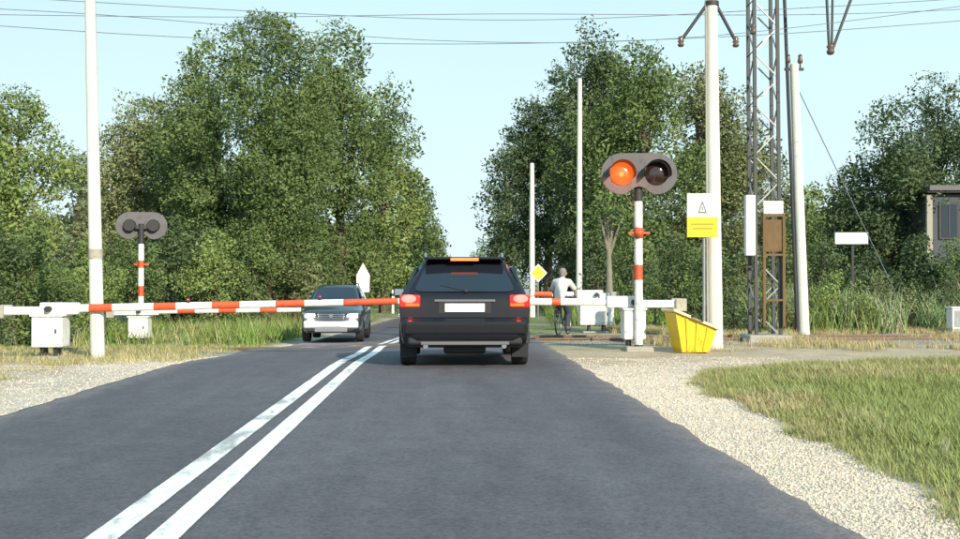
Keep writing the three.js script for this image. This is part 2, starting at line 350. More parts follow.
// ------------------------------------------------------------------ crossing signals
function signal(name, label, base, turn, lit, H0, scale = 1) {
  const t = thing(name, label, 'signal', base, turn, undefined);
  part('foundation', box(0.55, 0.14, 0.55, 0, 0.02, 0, 0.03), M.concreteOld, t);
  const bandsY = [[0, 0.12, 'k'], [0.12, 0.5, 'w'], [0.62, 0.32, 'w'], [0.94, 0.5, 'w'], [1.44, 0.30, 'r'], [1.74, 0.54, 'w'], [2.28, 0.22, 'r'], [2.50, H0 - 2.50 - 0.55, 'w'], [H0 - 0.55, 0.6, 'k']];
  for (const [y, h, c] of bandsY) part('post_band', new THREE.CylinderGeometry(0.085, 0.085, h - 0.002, 18).translate(0, y + h / 2, 0), c === 'r' ? M.red : c === 'w' ? M.white : M.darkSteel, t);
  part('warning_bell', [new THREE.SphereGeometry(0.1, 16, 8, 0, Math.PI * 2, 0, Math.PI / 2).rotateX(Math.PI / 2).translate(0, 2.39, 0.11), box(0.44, 0.05, 0.05, 0, 2.39, 0.09, 0.01)], M.red, t);
  // the backboard: two lobes joined, dipping between them at the bottom
  const s = new THREE.Shape(), r = 0.42, o = 0.36;
  s.moveTo(-o, -r); s.absarc(-o, 0, r, -Math.PI / 2, Math.PI / 2, true); s.lineTo(o, r + 0); s.absarc(o, 0, r, Math.PI / 2, -Math.PI / 2, true);
  s.bezierCurveTo(0.2, -r, 0.16, -r * 0.62, 0, -r * 0.62); s.bezierCurveTo(-0.16, -r * 0.62, -0.2, -r, -o, -r);
  const bg = new THREE.ExtrudeGeometry(s, { depth: 0.03, bevelEnabled: true, bevelSize: 0.008, bevelThickness: 0.008, curveSegments: 24 });
  const bd = part('backboard', bg.scale(scale, scale, 1).translate(0, H0, 0.11), M.board, t);
  part('mounting_bracket', box(0.34, 0.12, 0.16, 0, H0 - 0.05, 0.02, 0.01), M.darkSteel, t);
  for (const [q, on] of [[-1, lit], [1, false]]) {
    const x = q * o * 1.0 * scale;
    const hd = part('lamp_housing', new THREE.CylinderGeometry(0.2, 0.17, 0.2, 24).rotateX(Math.PI / 2).translate(x, H0, 0.03), M.black, bd);
    const lens = new THREE.SphereGeometry(0.30, 24, 10, 0, Math.PI * 2, 0, 0.72).rotateX(Math.PI / 2).scale(1.18, 1.18, 0.8).translate(x, H0, 0.165 - 0.2 + 0.02);
    part('lamp_lens', lens, on ? M.signalGlow : M.signalOff, bd, on ? 'lit red lamp lens' : 'dark unlit lamp lens');
    // hood: open tube cut away below
    const hood = new THREE.CylinderGeometry(0.27, 0.265, 0.26, 28, 1, true, Math.PI * 0.42, Math.PI * 1.16).rotateX(Math.PI / 2).rotateZ(-Math.PI / 2 + Math.PI * 0.5);
    part('lamp_hood', hood.translate(x, H0, 0.28), M.hood, bd);
    if (on) { const pl = new THREE.PointLight(new THREE.Color(1, 0.15, 0.02), 1.2, 12, 2); pl.position.set(x, H0, 0.55); pl.castShadow = true; pl.shadow.radius = 6; pl.name = 'signal_light'; t.add(pl); }
  }
  return t;
}
M.hood = std(0.03, 0.03, 0.034, { roughness: 0.45, side: THREE.DoubleSide });
{
  const d = 23.3, f = foot(640, d);
  f.x -= 0.03; signal('crossing_signal', 'crossing signal with one lit red lamp on a red and white post', f, -0.05, true, rowY(174, d) - f.y, 0.98);
  const e = 34.6, g = foot(141, e);
  signal('crossing_signal', 'crossing signal seen from behind beyond the long boom', g, Math.PI + 0.2, false, rowY(226, e) - g.y, 0.95);
}
// ------------------------------------------------------------------ cars
function loft(stations, closeEnds = true) {
  // each station: [z, yBottom, yBelt, yRoof, wLow, wBelt, wRoof]; ring of points, mirrored
  const ring = s => {
    const [z, yb, yw, yr, wl, wb, wr] = s, h = yr - yw, f = Math.min(1, h / 0.35);
    const half = [[0, yb], [wl * 0.86, yb], [wl * 0.97, yb + Math.min(0.06, (yw - yb) * 0.2)], [wl, yb + (yw - yb) * 0.25], [lerp(wl, wb, 0.8), yb + (yw - yb) * 0.6], [wb, yb + (yw - yb) * 0.82], [wb * 0.985, yw - 0.015], [lerp(wb, wr, 0.16), yw + h * 0.03 + 0.005 * f], [lerp(wb, wr, 0.92), yr - h * 0.17], [wr * 0.97, yr - h * 0.07], [wr * 0.84, yr - h * 0.015], [wr * 0.5, yr + 0.012 * f], [0, yr + 0.02 * f]];
    const pts = half.map(([x, y]) => V(x, y, z)); for (let i = half.length - 2; i > 0; i--) pts.push(V(-half[i][0], half[i][1], z)); return pts;
  };
  const rings = stations.map(ring), n = rings[0].length, pos = [], idx = [];
  rings.forEach(r => r.forEach(p => pos.push(p.x, p.y, p.z)));
  for (let j = 1; j < rings.length; j++) for (let i = 0; i < n; i++) { const i2 = (i + 1) % n, a = (j - 1) * n + i, b = (j - 1) * n + i2, c = j * n + i, d = j * n + i2; idx.push(a, c, b, b, c, d); }
  if (closeEnds) for (const [j, flip] of [[0, false], [rings.length - 1, true]]) { const c = rings[j].reduce((a, p) => a.add(p), V(0, 0, 0)).multiplyScalar(1 / n), k = pos.length / 3; pos.push(c.x, c.y, c.z); for (let i = 0; i < n; i++) { const a = j * n + i, b = j * n + (i + 1) % n; flip ? idx.push(k, b, a) : idx.push(k, a, b); } }
  const g = new THREE.BufferGeometry(); g.setAttribute('position', new THREE.Float32BufferAttribute(pos, 3)); g.setIndex(idx);
  const o = toCreasedNormals(g, 0.62); o.setAttribute('uv', new THREE.Float32BufferAttribute(new Float32Array(o.attributes.position.count * 2), 2));
  return { geo: o, rings };
}
// a bilinear panel over four corners, subdivided, pushed out, with rounded corners and thickness
function panel(c00, c10, c11, c01, out, thick = 0.008, bow = 0, r = 0.1) {
  const N = 28, pts = [], ring = [];
  const P = (u, v) => { const a = c00.clone().lerp(c10, u), b = c01.clone().lerp(c11, u), p = a.lerp(b, v); return p.addScaledVector(out, bow * (1 - (2 * u - 1) ** 2)); };
  for (let i = 0; i < N; i++) { const a = i / N * Math.PI * 2, e = 2 / (2 + 0.9 / r); const cx = Math.sign(Math.cos(a)) * Math.abs(Math.cos(a)) ** e, cy = Math.sign(Math.sin(a)) * Math.abs(Math.sin(a)) ** e; ring.push([0.5 + cx / 2, 0.5 + cy / 2]); }
  const pos = [], idx = [];
  const rows = [[1, thick], [1, 0]];
  const steps = [1, 0.75, 0.5, 0.25];
  for (const k of steps) for (const [u, v] of ring) { const p = P(0.5 + (u - 0.5) * k, 0.5 + (v - 0.5) * k).addScaledVector(out, thick); pos.push(p.x, p.y, p.z); }
  const cp = P(0.5, 0.5).addScaledVector(out, thick); const ci = pos.length / 3; pos.push(cp.x, cp.y, cp.z);
  const bi = pos.length / 3; for (const [u, v] of ring) { const p = P(u, v).addScaledVector(out, -0.03); pos.push(p.x, p.y, p.z); }
  for (let s = 1; s < steps.length; s++) for (let i = 0; i < N; i++) { const j = (i + 1) % N, a = (s - 1) * N + i, b = (s - 1) * N + j, c = s * N + i, d = s * N + j; idx.push(a, b, c, b, d, c); }
  for (let i = 0; i < N; i++) { const j = (i + 1) % N; idx.push((steps.length - 1) * N + i, (steps.length - 1) * N + j, ci); idx.push(bi + i, bi + j, i, bi + j, j, i); }
  const g = new THREE.BufferGeometry(); g.setAttribute('position', new THREE.Float32BufferAttribute(pos, 3)); g.setIndex(idx);
  const o = toCreasedNormals(g, 0.5); o.setAttribute('uv', new THREE.Float32BufferAttribute(new Float32Array(o.attributes.position.count * 2), 2)); return o;
}
function wheel(t, x, z, r = 0.345, w = 0.225) {
  const q = Math.sign(x), g = new THREE.LatheGeometry([[r * 0.62, -w / 2], [r * 0.93, -w / 2], [r * 0.985, -w * 0.40], [r, -w * 0.28], [r, w * 0.28], [r * 0.985, w * 0.40], [r * 0.93, w / 2], [r * 0.62, w / 2]].map(p => new THREE.Vector2(...p)), 36);
  const wh = new THREE.Group(); wh.name = 'wheel'; wh.position.set(x, r, z); t.add(wh);
  part('tyre', g.rotateZ(Math.PI / 2), M.rubber, wh);
  const sp = [new THREE.CylinderGeometry(r * 0.62, r * 0.62, w * 0.6, 28, 1, true).rotateZ(Math.PI / 2), new THREE.CylinderGeometry(0.07, 0.07, 0.03, 16).rotateZ(Math.PI / 2).translate(q * w * 0.38, 0, 0)];
  for (let i = 0; i < 5; i++) sp.push(box(0.03, r * 0.6, 0.06, q * w * 0.36, r * 0.32, 0, 0.008).rotateX(i * Math.PI * 0.4));
  part('rim', sp, M.alloy, wh);
}
function carBody(t, st, paint) { const l = loft(st); part('body', l.geo, paint, t); return l.rings; }
{
  // dark estate SUV waiting at the boom, tail towards the camera (+z)
  const d = 17.7, t = thing('sport_utility_vehicle', 'black sport utility car with lit tail lamps waiting before the boom', 'car', [at(465, 300, d).x, 0, -(d + 2.3)], 0.0); t.scale.set(1.10, 1.03, 1);
  const st = [
    [2.27, 0.44, 0.60, 0.62, 0.70, 0.74, 0.68], [2.25, 0.40, 0.66, 0.68, 0.80, 0.84, 0.78], [2.20, 0.35, 0.72, 0.735, 0.87, 0.895, 0.85], [2.15, 0.33, 0.74, 0.76, 0.885, 0.905, 0.86],
    [2.13, 0.32, 0.98, 1.00, 0.89, 0.915, 0.87], [2.10, 0.31, 1.07, 1.09, 0.90, 0.925, 0.87], [2.05, 0.30, 1.09, 1.13, 0.905, 0.93, 0.81],
    [1.66, 0.28, 1.08, 1.60, 0.91, 0.935, 0.60], [1.60, 0.28, 1.08, 1.645, 0.91, 0.935, 0.61], [1.2, 0.27, 1.06, 1.67, 0.91, 0.935, 0.63], [0.5, 0.26, 1.04, 1.685, 0.91, 0.935, 0.645], [-0.2, 0.26, 1.02, 1.665, 0.91, 0.93, 0.645],
    [-0.4, 0.26, 1.01, 1.62, 0.91, 0.93, 0.64], [-1.05, 0.26, 0.99, 1.10, 0.905, 0.92, 0.74], [-1.15, 0.26, 0.98, 1.05, 0.90, 0.915, 0.76], [-1.8, 0.27, 0.90, 0.96, 0.88, 0.89, 0.72], [-2.12, 0.30, 0.78, 0.82, 0.82, 0.83, 0.66], [-2.24, 0.34, 0.62, 0.64, 0.72, 0.73, 0.6],
  ];
  carBody(t, st, M.carPaint);
  for (const q of [-1, 1]) part('sill_cladding', box(0.04, 0.16, 2.1, q * 0.90, 0.35, -0.02, 0.015), M.plastic, t);
  // rear window between the stations at z 2.05 and 1.66
  const n = V(0, 0.64, 0.77).normalize();
  part('rear_window', panel(V(-0.735, 1.135, 2.047), V(0.735, 1.135, 2.047), V(0.545, 1.565, 1.700), V(-0.545, 1.565, 1.700), n, 0.006, 0.02, 0.16), M.glass, t);
  const wp = part('rear_wiper', [bar(V(0.02, 1.16, 2.065), V(-0.34, 1.25, 1.99), 0.012, 0.008), new THREE.CylinderGeometry(0.03, 0.03, 0.04, 12).rotateX(0.9).translate(0.02, 1.155, 2.062)], M.plastic, t);
  // roof spoiler with the high brake lamp
  part('roof_spoiler', box(1.16, 0.045, 0.34, 0, 1.655, 1.72, 0.02), M.carPaint, t);
  const bl = part('brake_lamp', box(0.40, 0.042, 0.03, 0, 1.638, 1.893, 0.008), M.brakeGlow, t, 'lit high brake lamp');
  for (const q of [-1, 1]) part('roof_rail', [tube([V(q * 0.56, 1.63, 1.45), V(q * 0.565, 1.72, 1.3), V(q * 0.58, 1.745, 0.5), V(q * 0.58, 1.725, -0.2), V(q * 0.57, 1.64, -0.4)], 0.016, 30, 8)], M.chrome, t);
  // side windows
  for (const q of [-1, 1]) {
    const out = V(q * 0.90, 0.44, 0).normalize();
    const s = (y, z, f = 0) => { const a = (y - 1.06) / 0.58; return V(q * (lerp(0.895, 0.66, a) + f), y, z); };
    const wn = (z0, z1, z2, z3, y0 = 1.10, y1 = 1.54) => part('side_window', panel(s(y0, z0), s(y0, z1), s(y1, z2), s(y1, z3), out, 0.012, 0, 0.07), M.glass, t);
    wn(1.05, 1.80, 1.50, 1.02); wn(0.12, 0.98, 0.94, 0.14); wn(-0.85, 0.04, 0.06, -0.36);
    for (const z of [1.0, 0.08]) part('door_handle', box(0.03, 0.03, 0.2, q * 0.945, 0.96, z - 0.2, 0.012), M.carPaint, t);
    const mi = part('mirror', box(0.2, 0.15, 0.12, q * 1.02, 1.12, -0.72, 0.04), M.carPaint, t); part('mirror_glass', box(0.15, 0.11, 0.01, q * 1.025, 1.12, -0.655, 0.004), M.chrome, mi);
    // tail lamp cluster wrapping the corner
    const lamp = part('tail_lamp', [box(0.30, 0.20, 0.13, q * 0.775, 1.0, 2.085, 0.03)], M.redLens, t);
    part('lamp_glow', new THREE.SphereGeometry(0.05, 18, 12).scale(2.1, 1.25, 0.3).translate(q * 0.79, 1.04, 2.150), M.tailGlow, lamp, 'lit red tail lamp');
    part('turn_lens', box(0.20, 0.05, 0.02, q * 0.74, 0.945, 2.146, 0.01), M.amberLens, lamp);
    const p = new THREE.PointLight(new THREE.Color(1, 0.1, 0.05), 0.3, 8, 2); p.position.set(q * 0.78, 1.045, 2.24); p.castShadow = true; p.shadow.radius = 2; p.name = 'tail_light'; t.add(p);
    part('reflector', box(0.16, 0.045, 0.012, q * 0.66, 0.55, 2.268, 0.004), M.redLens, t);
    part('exhaust_pipe', new THREE.CylinderGeometry(0.035, 0.035, 0.14, 16).rotateX(Math.PI / 2).translate(q * 0.55, 0.33, 2.2), M.chrome, t);
    part('wheel_arch', [new THREE.TorusGeometry(0.40, 0.035, 8, 28, Math.PI).rotateY(Math.PI / 2).translate(q * 0.905, 0.345, 1.38), new THREE.TorusGeometry(0.40, 0.035, 8, 28, Math.PI).rotateY(Math.PI / 2).translate(q * 0.90, 0.345, -1.38)], M.plastic, t);
    part('mudflap', box(0.24, 0.2, 0.012, q * 0.80, 0.24, 1.80, 0.004), M.rubber, t);
    wheel(t, q * 0.815, 1.38); wheel(t, q * 0.81, -1.38);
  }
  part('bumper', box(1.74, 0.24, 0.16, 0, 0.60, 2.20, 0.06), M.carPaint, t);
  part('lower_bumper', box(1.62, 0.17, 0.14, 0, 0.43, 2.185, 0.05), M.plastic, t);
  part('skid_strip', box(1.24, 0.05, 0.03, 0, 0.375, 2.262, 0.01), M.strip, t);
  part('plate_recess', box(0.74, 0.17, 0.01, 0, 0.905, 2.142, 0.004), M.plastic, t);
  part('licence_plate', box(0.56, 0.125, 0.012, 0, 0.905, 2.153, 0.003), M.plate, t);
  part('plate_garnish', box(0.86, 0.04, 0.035, 0, 1.01, 2.145, 0.012), M.strip, t);
  part('tailgate_seam', [box(1.26, 0.008, 0.006, 0, 0.745, 2.165)], M.black, t);
  part('axle', [bar(V(-0.7, 0.33, 1.38), V(0.7, 0.33, 1.38), 0.05), box(0.6, 0.16, 0.5, 0, 0.28, 1.75, 0.05)], M.black, t);
}
{
  // oncoming dark car on the far side, nose towards the camera
  const d = 33.5, p = at(331, 300, d), t = thing('oncoming_car', 'dark grey car with lit headlamps facing us behind the long boom', 'car', [p.x, roadY(p.x, d) + 0.0, -(d + 2.15)], Math.PI);
  // local -z is the nose; the group is turned so the nose points at the camera
  const st = [
    [2.10, 0.40, 0.60, 0.64, 0.76, 0.80, 0.7], [2.05, 0.34, 0.95, 1.0, 0.86, 0.88, 0.8], [1.9, 0.30, 1.02, 1.12, 0.88, 0.90, 0.72], [1.55, 0.28, 1.02, 1.58, 0.89, 0.91, 0.58], [0.8, 0.27, 1.01, 1.68, 0.90, 0.92, 0.62], [0.1, 0.27, 1.0, 1.69, 0.90, 0.92, 0.63], [-0.3, 0.27, 0.99, 1.63, 0.90, 0.915, 0.62],
    [-0.95, 0.27, 0.98, 1.12, 0.895, 0.91, 0.74], [-1.05, 0.27, 0.97, 1.06, 0.89, 0.905, 0.76], [-1.75, 0.28, 0.92, 0.98, 0.87, 0.88, 0.70], [-2.02, 0.30, 0.84, 0.88, 0.83, 0.85, 0.62], [-2.10, 0.33, 0.74, 0.77, 0.79, 0.80, 0.62], [-2.17, 0.36, 0.60, 0.62, 0.72, 0.74, 0.6],
  ];
  carBody(t, st, M.carPaint2);
  const n = V(0, 0.76, -0.66).normalize();
  part('windscreen', panel(V(-0.69, 1.135, -0.95), V(0.69, 1.135, -0.95), V(0.55, 1.595, -0.36), V(-0.55, 1.595, -0.36), n, 0.014, 0.02, 0.1), M.glass, t);
  for (const q of [-1, 1]) {
    const hl = part('headlamp', box(0.36, 0.17, 0.10, q * 0.63, 0.79, -2.075, 0.04), M.chrome, t);
    part('lamp_glow', new THREE.SphereGeometry(0.085, 16, 10).scale(1.5, 0.8, 0.35).translate(q * 0.63, 0.79, -2.128), M.headGlow, hl, 'lit headlamp');
    const pl = new THREE.PointLight(new THREE.Color(1, 0.98, 0.94), 1.5, 10, 2); pl.position.set(q * 0.63, 0.79, -2.3); pl.castShadow = true; pl.shadow.radius = 6; pl.name = 'head_light'; t.add(pl);
    part('fog_lamp', new THREE.CylinderGeometry(0.06, 0.06, 0.04, 16).rotateX(Math.PI / 2).translate(q * 0.60, 0.43, -2.14), M.chrome, t);
    const mi = part('mirror', box(0.2, 0.14, 0.12, q * 1.0, 1.1, -0.68, 0.04), M.carPaint2, t); part('mirror_glass', box(0.15, 0.1, 0.01, q * 1.0, 1.1, -0.615, 0.004), M.chrome, mi);
    const out = V(q * 0.90, 0.44, 0).normalize(), s = (y, z) => V(q * lerp(0.885, 0.64, (y - 1.04) / 0.6), y, z);
    part('side_window', panel(s(1.08, -0.75), s(1.08, 0.1), s(1.5, 0.1), s(1.5, -0.3), out, 0.012, 0, 0.07), M.glass, t);
    part('side_window', panel(s(1.08, 0.2), s(1.08, 1.1), s(1.5, 0.95), s(1.5, 0.2), out, 0.012, 0, 0.07), M.glass, t);
    wheel(t, q * 0.79, 1.3); wheel(t, q * 0.79, -1.32);
    part('roof_rail', [tube([V(q * 0.55, 1.62, 1.4), V(q * 0.57, 1.72, 0.8), V(q * 0.57, 1.725, 0.1), V(q * 0.56, 1.64, -0.25)], 0.015, 24, 8)], M.chrome, t);
  }
  const gr = part('grille', box(0.78, 0.20, 0.05, 0, 0.77, -2.10, 0.02), M.plastic, t);
  for (const y of [0.71, 0.77, 0.83]) part('grille_bar', box(0.74, 0.018, 0.02, 0, y, -2.132, 0.006), M.chrome, gr);
  part('emblem', new THREE.CylinderGeometry(0.06, 0.06, 0.02, 20).rotateX(Math.PI / 2).translate(0, 0.79, -2.145), M.chrome, t);
  part('bumper', box(1.60, 0.22, 0.16, 0, 0.53, -2.12, 0.06), M.silver, t, 'silver front bumper');
  part('licence_plate', box(0.54, 0.12, 0.012, 0, 0.56, -2.208, 0.003), M.plate, t);
  part('skid_plate', box(0.95, 0.12, 0.05, 0, 0.38, -2.15, 0.02), M.alloy, t);
}
// ------------------------------------------------------------------ cyclist and bicycle
function meshSDF(fn, c, half, res) {
  const mc = new MarchingCubes(res, M.white, false, false, 400000), h = res / 2;
  const B = 4, cell = half / h, reach = cell * B * 0.9 + 0.02, X = i => (i - h) / h * half;
  for (let K = 0; K < res; K += B) for (let J = 0; J < res; J += B) for (let I = 0; I < res; I += B) {
    const far = fn(c.x + X(I + 1.5), c.y + X(J + 1.5), c.z + X(K + 1.5)), skip = Math.abs(far) > reach;
    for (let k = K; k < K + B && k < res; k++) for (let j = J; j < J + B && j < res; j++) for (let i = I; i < I + B && i < res; i++) mc.field[i + j * res + k * res * res] = -(skip ? far : fn(c.x + X(i), c.y + X(j), c.z + X(k)));
  }
  mc.isolation = 0; mc.update();
  const n = mc.count * 3, p = mc.positionArray.slice(0, n); for (let i = 0; i < n; i += 3) { p[i] = p[i] * half + c.x; p[i + 1] = p[i + 1] * half + c.y; p[i + 2] = p[i + 2] * half + c.z; }
  let g = new THREE.BufferGeometry(); g.setAttribute('position', new THREE.BufferAttribute(p, 3)); g = mergeVertices(g, 1e-5); g.computeVertexNormals();
  g = g.toNonIndexed(); g.setAttribute('uv', new THREE.Float32BufferAttribute(new Float32Array(g.attributes.position.count * 2), 2)); return g;
}
function capField(bones, k = 0.03) {
  return (x, y, z) => {
    let s = 1e3;
    for (const [a, b, ra, rb] of bones) {
      const bx = b[0] - a[0], by = b[1] - a[1], bz = b[2] - a[2], px = x - a[0], py = y - a[1], pz = z - a[2];
      const t = clamp((px * bx + py * by + pz * bz) / (bx * bx + by * by + bz * bz + 1e-9));
      const dd = Math.hypot(px - bx * t, py - by * t, pz - bz * t) - lerp(ra, rb, t);
      const h = clamp(0.5 + 0.5 * (s - dd) / k); s = lerp(s, dd, h) - k * h * (1 - h);
    }
    return s;
  };
}
{
  // local frame: rider faces -z, wheels on y = 0
  const d = 30.2, p = at(563, 300, d), y = groundY(p.x, d) + 0.012, turn = -0.34;
  const bike = thing('bicycle', 'dark city bicycle ridden over the tracks beside the barrier end', 'bicycle', [p.x, y, -d], turn);
  const R = 0.345, rw = [0, R, 0.52], fw = [0, R, -0.56];
  const bm = std(0.03, 0.035, 0.045, { roughness: 0.35, metalness: 0.3 });
  for (const c of [rw, fw]) {
    const w = new THREE.Group(); w.name = 'wheel'; w.position.set(...c); bike.add(w);
    part('tyre', new THREE.TorusGeometry(R - 0.018, 0.02, 10, 40).rotateY(Math.PI / 2), M.rubber, w);
    part('rim', new THREE.TorusGeometry(R - 0.042, 0.011, 8, 36).rotateY(Math.PI / 2), M.alloy, w);
    const sp = [new THREE.CylinderGeometry(0.025, 0.025, 0.08, 12).rotateZ(Math.PI / 2)];
    for (let i = 0; i < 24; i++) { const a = i / 24 * Math.PI * 2; sp.push(bar(V((i % 2 ? 1 : -1) * 0.03, 0, 0), V(0, Math.cos(a) * (R - 0.045), Math.sin(a) * (R - 0.045)), 0.0016, 0.0016, 4)); }
    part('spokes', sp, M.alloy, w);
  }
  const bb = V(0, 0.30, 0.06), seatTop = V(0, 0.84, 0.26), head = V(0, 0.86, -0.36), headLow = V(0, 0.70, -0.40);
  part('frame', [bar(bb, seatTop, 0.017), bar(bb, headLow, 0.02), bar(V(0, 0.74, 0.225), head, 0.016), bar(head.clone().add(V(0, 0.03, 0.01)), headLow, 0.022), ...[-1, 1].flatMap(q => [bar(bb.clone().add(V(q * 0.02, 0, 0)), V(q * 0.055, R, 0.52), 0.01), bar(V(q * 0.02, 0.72, 0.22), V(q * 0.055, R, 0.52), 0.009)])], bm, bike);
  part('fork', [bar(headLow, V(0, 0.66, -0.41), 0.02), ...[-1, 1].map(q => tube([V(q * 0.02, 0.67, -0.41), V(q * 0.05, 0.55, -0.44), V(q * 0.05, R, -0.56)], 0.012, 12, 8))], bm, bike);
  part('handlebar', [bar(head, V(0, 1.0, -0.33), 0.014), tube([V(-0.29, 1.02, -0.16), V(-0.25, 1.03, -0.24), V(-0.08, 1.01, -0.35), V(0.08, 1.01, -0.35), V(0.25, 1.03, -0.24), V(0.29, 1.02, -0.16)], 0.012, 30, 8)], M.alloy, bike);
  for (const q of [-1, 1]) part('grip', bar(V(q * 0.292, 1.02, -0.155), V(q * 0.262, 1.028, -0.225), 0.017), M.rubber, bike);
  part('saddle', [new THREE.SphereGeometry(0.12, 16, 10).scale(0.95, 0.35, 1).translate(0, 0.90, 0.32), bar(V(0, 0.905, 0.28), V(0, 0.905, 0.13), 0.055, 0.022, 12), bar(seatTop, V(0, 0.9, 0.28), 0.014)], M.rubber, bike);
  part('rear_mudguard', new THREE.TorusGeometry(R + 0.025, 0.028, 6, 24, Math.PI * 0.75).scale(1, 1, 0.8).rotateY(-Math.PI / 2).rotateX(0.15).translate(...rw), bm, bike);
  part('luggage_rack', [box(0.13, 0.012, 0.36, 0, 0.745, 0.55, 0.004), ...[-1, 1].map(q => bar(V(q * 0.06, 0.745, 0.62), V(q * 0.06, R, 0.52), 0.006))], M.darkSteel, bike);
  part('rear_reflector', box(0.07, 0.05, 0.02, 0, 0.69, 0.74, 0.006), M.redLens, bike);
  part('crankset', [new THREE.CylinderGeometry(0.095, 0.095, 0.006, 28).rotateZ(Math.PI / 2).translate(0.045, 0.30, 0.06), bar(V(0.06, 0.30, 0.06), V(0.09, 0.14, 0.01), 0.012), bar(V(-0.06, 0.30, 0.06), V(-0.09, 0.46, 0.11), 0.012)], M.alloy, bike);
  part('pedal', box(0.1, 0.022, 0.09, 0.145, 0.135, 0.008, 0.006), M.rubber, bike); part('pedal', box(0.1, 0.022, 0.09, -0.145, 0.465, 0.112, 0.006), M.rubber, bike);

  const person = thing('person', 'person in white shirt and dark trousers riding a bicycle over the tracks', 'person', [p.x, y, -d], turn);
  const skin = std(0.45, 0.26, 0.18, { roughness: 0.6 }), hairM = std(0.22, 0.20, 0.19, { roughness: 0.8 });
  const shirtM = std(0.80, 0.80, 0.78, { roughness: 0.9, map: dirtTex }), trouserM = std(0.045, 0.05, 0.065, { roughness: 0.95 }), shoeM = std(0.05, 0.05, 0.05, { roughness: 0.7 });
  const hip = [0, 0.97, 0.28], waist = [0, 1.12, 0.26], chest = [0, 1.33, 0.15], neck = [0, 1.49, 0.06], headC = [0, 1.63, 0.0];
  const sh = q => [q * 0.185, 1.40, 0.09], el = q => [q * 0.30, 1.20, -0.07], wr = q => [q * 0.285, 1.055, -0.185];
  const hipJ = q => [q * 0.10, 0.94, 0.27], knee = q => q > 0 ? [0.125, 0.57, -0.05] : [-0.135, 0.86, -0.14], ank = q => q > 0 ? [0.135, 0.22, 0.09] : [-0.14, 0.55, 0.16], toe = q => q > 0 ? [0.145, 0.165, -0.06] : [-0.145, 0.495, 0.03];
  const torso = [[hip, waist, 0.15, 0.135], [waist, chest, 0.135, 0.155], [chest, neck, 0.13, 0.06], [[-0.09, 1.37, 0.12], [0.09, 1.37, 0.12], 0.11, 0.11]];
  const arms = [-1, 1].flatMap(q => [[sh(q), el(q), 0.058, 0.043], [el(q), wr(q), 0.043, 0.029]]), upper = [-1, 1].map(q => [sh(q), lerpA(sh(q), el(q), 0.8), 0.064, 0.056]);
  function lerpA(a, b, t) { return a.map((v, i) => lerp(v, b[i], t)); }
  const legs = [-1, 1].flatMap(q => [[hipJ(q), knee(q), 0.092, 0.062], [knee(q), ank(q), 0.058, 0.038]]);
  const neckB = [[neck, [0, 1.56, 0.03], 0.058, 0.055]];
  const feet = [-1, 1].flatMap(q => [[ank(q), toe(q), 0.042, 0.036]]);
  const C = V(0, 0.88, 0.05), HALF = 0.92;
  const bodyG = meshSDF(capField([...torso, ...arms, ...legs, ...neckB, ...feet]), C, HALF, 140);
  // head on its own finer grid
  const hf0 = capField([[headC, [0, 1.60, -0.012], 0.088, 0.078], [[0, 1.66, 0.025], [0, 1.64, -0.02], 0.09, 0.085], [[0, 1.565, -0.06], [0, 1.59, -0.05], 0.042, 0.05], [[0, 1.625, -0.10], [0, 1.60, -0.118], 0.010, 0.014], [[0, 1.56, -0.10], [0.0, 1.562, -0.095], 0.014, 0.014], [neck, [0, 1.58, 0.02], 0.056, 0.054], [[-0.088, 1.625, 0.0], [-0.094, 1.60, 0.0], 0.018, 0.012], [[0.088, 1.625, 0.0], [0.094, 1.60, 0.0], 0.018, 0.012]], 0.018);
  const eyes = capField([[[-0.034, 1.632, -0.105], [-0.033, 1.632, -0.105], 0.016, 0.016], [[0.034, 1.632, -0.105], [0.033, 1.632, -0.105], 0.016, 0.016]], 0.001);
  const headG = meshSDF((x, y2, z) => Math.max(hf0(x, y2, z), -eyes(x, y2, z)), V(0, 1.62, 0), 0.18, 100);
  // hands: a palm, four curled fingers and a thumb each, closed round the grips
  const handG = [-1, 1].map(q => {
    const w = wr(q), f = [];
    f.push([w, [q * 0.282, 1.045, -0.205], 0.03, 0.032], [[q * 0.262, 1.05, -0.215], [q * 0.30, 1.046, -0.185], 0.02, 0.02]);
    for (let i = 0; i < 4; i++) { const s = i / 3, bx = q * lerp(0.256, 0.300, s), bz = lerp(-0.232, -0.172, s), L = [0.9, 1, 0.95, 0.75][i], o = [-q * 0.018 * 0, 0, 0];
      const dirx = q * -0.5, dirz = -0.85; // across the grip, away from the rider
      const a = [bx, 1.056, bz], b = [bx + dirx * 0.034 * L, 1.052, bz + dirz * 0.030 * L], c = [bx + dirx * 0.040 * L, 1.022, bz + dirz * 0.036 * L], e = [bx + dirx * 0.014, 1.006, bz + dirz * 0.012];
      f.push([a, b, 0.0095, 0.009], [b, c, 0.009, 0.0085], [c, e, 0.0085, 0.0075]); }
    f.push([[q * 0.258, 1.045, -0.198], [q * 0.235, 1.028, -0.216], 0.011, 0.0095], [[q * 0.235, 1.028, -0.216], [q * 0.236, 1.008, -0.236], 0.0095, 0.008]);
    return meshSDF(capField(f, 0.006), V(q * 0.275, 1.03, -0.20), 0.09, 60);
  });
  part('body', [bodyG, headG, ...handG], skin, person);
  const infl = (bones, e) => bones.map(([a, b, r, s]) => [a, b, r + e, s + e]);
  part('shirt', meshSDF(capField(infl([...torso.slice(0, 2), [chest, lerpA(chest, neck, 0.62), 0.13, 0.085], torso[3], ...upper], 0.016)), V(0, 1.2, 0.12), 0.44, 72), shirtM, person);
